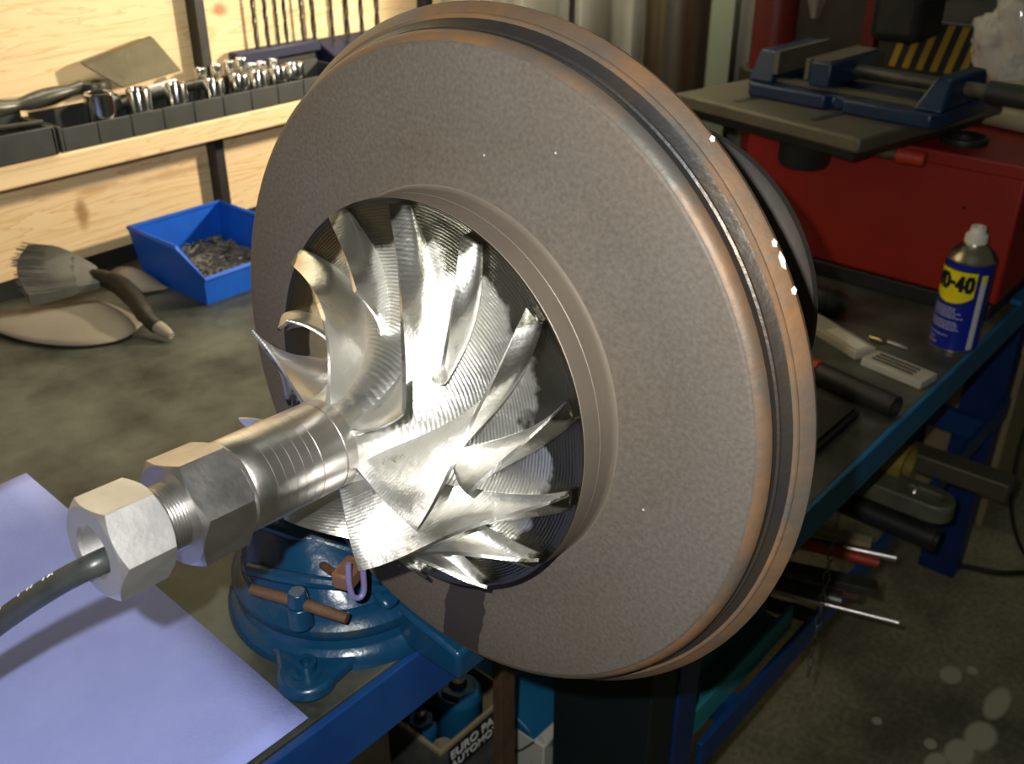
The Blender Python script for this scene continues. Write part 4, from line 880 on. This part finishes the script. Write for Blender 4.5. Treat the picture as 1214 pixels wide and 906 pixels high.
MB().cyl((1.1655, .472, ZB + .0155), (1.172, .500, ZB + .0155), .0155, .0150, 28).build('collar', 'redgrip', to)
MB().cyl((1.172, .500, ZB + .0155), (1.190, .585, ZB + .0155), .0140, n=28).build('handle', 'redgrip', to)
tag(B((.85, .392, ZB), (1.118, .505, ZB + .007)).box((.85, .398, ZB + .007), (1.118, .412, ZB + .012)).box((.85, .485, ZB + .007), (1.118, .499, ZB + .012)).build('steel_plate', 'blackiron', origin=(1, .447, ZB), bevel=.001), 'dark shallow steel channel lying along the front of the side bench', 'plate')

# ================================================================ RED CABINET
rc = thing('red_cabinet', 'red sheet metal tool cabinet with a black foot rail on the side bench', 'cabinet', (1.73, .57, .75))
B((1.518, .362, .7755), (1.96, .80, .985)).build('body', 'red', rc, bevel=.004)
B((1.512, .366, ZB), (1.955, .796, .7755)).build('foot_rail', 'black', rc, bevel=.002)
B((1.5165, .360, .966), (1.962, .802, .9875)).build('top_lip', 'red', rc, bevel=.003)
MB().cyl((1.5185, .437, .912), (1.5155, .437, .912), .0022, n=12).build('rivet_hole', 'inkblack', rc)
tag(MB().lathe([(.020, 0), (.034, 0), (.035, .004), (.034, .009), (.030, .010), (.020, .006)], 36, Matrix.Translation((1.585, .478, .988)), closed=True).build('black_ring', 'black', origin=(1.585, .478, .988)), 'flat black ring lying on top of the red cabinet', 'ring')
tag(MB().lathe([(0, -.09), (.018, -.09), (.0195, -.086), (.0195, .086), (.018, .09), (0, .09)], 28, Matrix.Translation((1.70, .425, 1.0075)) @ Euler((radians(90), 0, radians(-12))).to_matrix().to_4x4()).build('tan_roll', 'tan', origin=(1.70, .425, .988)), 'tan cloth roll lying on the red cabinet before the plastic bag', 'roll')
sk = MB(); bmx = bmesh.new(); bmesh.ops.create_icosphere(bmx, subdivisions=4, radius=1)
for v in bmx.verts:
    p = v.co.copy(); f_ = 1 + .10 * noise.noise(p * 2.2)
    v.co = Vector((1.79 + .045 * p.x * f_, .44 + .105 * p.y * f_, max(.9885, 1.010 + .038 * p.z * f_)))
sk.v = [v.co.copy() for v in bmx.verts]; sk.f = [tuple(v.index for v in f.verts) for f in bmx.faces]; bmx.free()
tag(sk.build('tan_sack', 'tan', origin=(1.76, .44, .988)), 'tan folded sack on the red cabinet under the plastic bag', 'sack')
pb = MB(); bmx = bmesh.new(); bmesh.ops.create_icosphere(bmx, subdivisions=5, radius=1)
for v in bmx.verts:
    p = v.co.copy(); f_ = 1 + .30 * noise.noise(p * 1.9 + Vector((3, 1, 0))) + .16 * abs(noise.noise(p * 5.5)) + .05 * noise.noise(p * 13)
    v.co = Vector((1.90 + .055 * p.x * f_, .50 + .085 * p.y * f_, max(.989, 1.085 + .10 * p.z * f_)))
pb.v = [v.co.copy() for v in bmx.verts]; pb.f = [tuple(v.index for v in f.verts) for f in bmx.faces]; bmx.free()
tag(pb.build('plastic_bag', 'film', origin=(1.90, .50, .988), angle=60), 'crumpled clear plastic bag on the back of the red cabinet', 'bag')

# ================================================================ DRILL PRESS
dp = thing('drill_press', 'drill press with a square cast iron table and dark red column', 'drill press', (1.80, .92, 0))
tcx = Vector((1.299, .522, 0)); ty = Vector((.199, .980, 0)); tx = Vector((.980, -.199, 0)); WT, DT = .338, .36
def tquad(i0, i1, j0, j1, z): return [tcx + tx * i0 + ty * j0 + Vector((0, 0, z)), tcx + tx * i1 + ty * j0 + Vector((0, 0, z)), tcx + tx * i1 + ty * j1 + Vector((0, 0, z)), tcx + tx * i0 + ty * j1 + Vector((0, 0, z))]
MB().hexa(tquad(0, DT, 0, WT, 1.022), tquad(0, DT, 0, WT, 1.043)).build('table', 'castiron', dp, bevel=.004)
ts = MB()
for j in (.10, .24): ts.hexa(tquad(.03, .33, j - .006, j + .006, 1.0425), tquad(.03, .33, j - .006, j + .006, 1.0436))
ts.build('table_slot', 'blackiron', dp)
MB().hexa(tquad(.02, DT - .02, .02, WT - .02, 1.005), tquad(.015, DT - .015, .015, WT - .015, 1.0225)).build('table_web', 'blackiron', dp, bevel=.003)
MB().lathe([(0, .956), (.034, .956), (.038, .962), (.038, .992), (.042, .998), (.042, 1.006), (0, 1.006)], 36, Matrix.Translation((1.425, .655, 0))).build('table_hub', 'blackiron', dp)
MB().cyl((1.438, .618, .992), (1.448, .520, .990), .009, .008, 16).build('clamp_arm', 'rust', dp)
MB().cyl((1.4475, .523, .990), (1.4515, .485, .989), .0115, .0105, 18).build('clamp_knob', 'redgrip', dp)
MB().hexa([(1.44, .63, .9895), (1.48, .60, .9895), (1.80, .88, .9895), (1.76, .93, .9895)], [(1.44, .63, 1.006), (1.48, .60, 1.006), (1.80, .88, 1.006), (1.76, .93, 1.006)]).build('table_arm', 'blackiron', dp, bevel=.003)
MB().cyl((1.80, .92, .02), (1.80, .92, 1.95), .040, n=36).build('column', 'darkred', dp)
MB().cyl((1.80, .92, .90), (1.80, .92, 1.01), .056, n=36).build('table_bracket', 'blackiron', dp, bevel=.004)
B((1.60, .845, 0), (2.0, 1.02, .03)).build('foot', 'blackiron', dp, bevel=.006)
MB().box((1.46, .70, 1.42), (1.92, .99, 1.75)).build('head', 'darkred', dp, bevel=.02)
MB().cyl((1.61, .755, 1.22), (1.61, .755, 1.43), .022, n=28).build('quill', 'chrome', dp)
MB().lathe([(0, 1.135), (.006, 1.135), (.0085, 1.145), (.013, 1.158), (.0165, 1.172), (.0165, 1.215), (.012, 1.222), (0, 1.222)], 32, Matrix.Translation((1.61, .755, 0))).build('chuck', 'chrome', dp)

# machine vice on the table
mv = thing('drill_vice', 'blue machine vice with two steel faced jaws on the drill press table', 'vice', (1.49, .62, 1.0436))
Vz = 1.0438; RV = Matrix.Rotation(radians(-4), 3, 'Z'); vcn = Vector((1.49, .615, Vz))
def vbox(lo, hi): return MB().box(lo, hi, RV, vcn)
base_poly = [(1.41, .465), (1.43, .455), (1.57, .455), (1.585, .47), (1.585, .745), (1.57, .765), (1.43, .765), (1.41, .75), (1.41, .625), (1.425, .618), (1.425, .602), (1.41, .595)]
bp = [RV @ (Vector((x, y, 0)) - Vector((vcn.x, vcn.y, 0))) + Vector((vcn.x, vcn.y, 0)) for x, y in base_poly]
MB().prism([(p.x, p.y) for p in bp], Vz, Vz + .020).build('base', 'visblue', mv, bevel=.003)
vbox((1.44, .47, Vz + .0203), (1.456, .74, Vz + .026)).build('guide_rail', 'castiron', mv)
vbox((1.53, .47, Vz + .0203), (1.546, .74, Vz + .026)).build('guide_rail', 'castiron', mv)
MB().hexa(*[[RV @ (Vector(p) - vcn) + vcn for p in q] for q in ([(1.425, .722, Vz + .02), (1.575, .722, Vz + .02), (1.575, .765, Vz + .02), (1.425, .765, Vz + .02)], [(1.435, .724, Vz + .066), (1.570, .724, Vz + .066), (1.570, .752, Vz + .066), (1.435, .752, Vz + .066)])]).build('fixed_jaw', 'visblue', mv, bevel=.003)
vbox((1.425, .714, Vz + .034), (1.575, .7215, Vz + .068)).build('jaw_plate', 'castiron', mv, bevel=.001)
vbox((1.425, .628, Vz + .0265), (1.575, .662, Vz + .062)).build('moving_jaw', 'visblue', mv, bevel=.003)
vbox((1.425, .6625, Vz + .034), (1.575, .670, Vz + .064)).build('jaw_plate', 'castiron', mv, bevel=.001)
vbox((1.43, .632, Vz + .0622), (1.57, .660, Vz + .0645)).build('jaw_top', 'castiron', mv)
MB().hexa(*[[RV @ (Vector(p) - vcn) + vcn for p in q] for q in ([(1.425, .458, Vz + .02), (1.575, .458, Vz + .02), (1.575, .500, Vz + .02), (1.425, .500, Vz + .02)], [(1.455, .462, Vz + .060), (1.565, .462, Vz + .060), (1.565, .486, Vz + .060), (1.455, .486, Vz + .060)])]).build('end_block', 'visblue', mv, bevel=.004)
def rv(p): return RV @ (Vector(p) - vcn) + vcn
MB().cyl(rv((1.50, .486, Vz + .042)), rv((1.50, .628, Vz + .042)), .0095, n=24).build('lead_screw', 'darksteel', mv)
MB().cyl(rv((1.50, .461, Vz + .042)), rv((1.50, .430, Vz + .042)), .010, n=24).build('screw_boss', 'castiron', mv)
MB().cyl(rv((1.50, .430, Vz + .042)), rv((1.50, .300, Vz + .042)), .0155, n=28).build('handle', 'black', mv)

# ================================================================ FURTHER BACK
tag(MB().cyl((1.985, 1.25, 0), (1.985, 1.25, 2.5), .072, n=48).build('flue_pipe', 'flue', origin=(1.985, 1.25, 0)), 'brown tinted shiny steel flue pipe standing before the sheet wall', 'pipe')
tag(B((2.20, 1.29, 0), (2.31, 1.345, 2.5)).build('green_post', 'palegreen', origin=(2.25, 1.32, 0), bevel=.004), 'pale green steel post between the flue pipe and the corrugated sheet', 'post')
tag(MB().cyl((1.735, 1.345, 0), (1.735, 1.345, 2.5), .006, n=12).build('wall_cable', 'black', origin=(1.735, 1.345, 0)), 'thin black cable running up the pale sheet wall', 'cable')
rp_ = thing('red_stand', 'slim red steel stand behind the drill press vice', 'stand', (2.30, .93, 0))
B((2.285, .925, .02), (2.32, .955, 1.8)).build('post', 'darkred', rp_, bevel=.003)
B((2.2, .89, 0), (2.42, 1.03, .02)).build('foot', 'darkred', rp_, bevel=.003)
mg = thing('machine_guard', 'black machine cabinet with a yellow and black hazard striped front', 'machine', (2.45, .80, 0))
B((2.25, .62, 0), (2.65, .88, 1.050)).build('cabinet', 'blackiron', mg, bevel=.006)
for i in range(8):
    y = .622 + i * .030
    q = [(y + .022, .95), (y + .036, .95), (y + .014, 1.045), (y, 1.045)]
    MB().hexa([(2.2475, *c) for c in q], [(2.2496, *c) for c in q]).build('hazard_stripe', 'hazard_y', mg)
B((2.11, .765, 1.02), (2.2495, .872, 1.36)).build('motor_housing', 'blackiron', mg, bevel=.02)
tag(B((2.45, .95, 0), (2.75, 1.30, 1.7)).build('steel_locker', 'locker', origin=(2.6, 1.12, 0), bevel=.006), 'tall dark steel locker standing behind the drill press', 'locker')
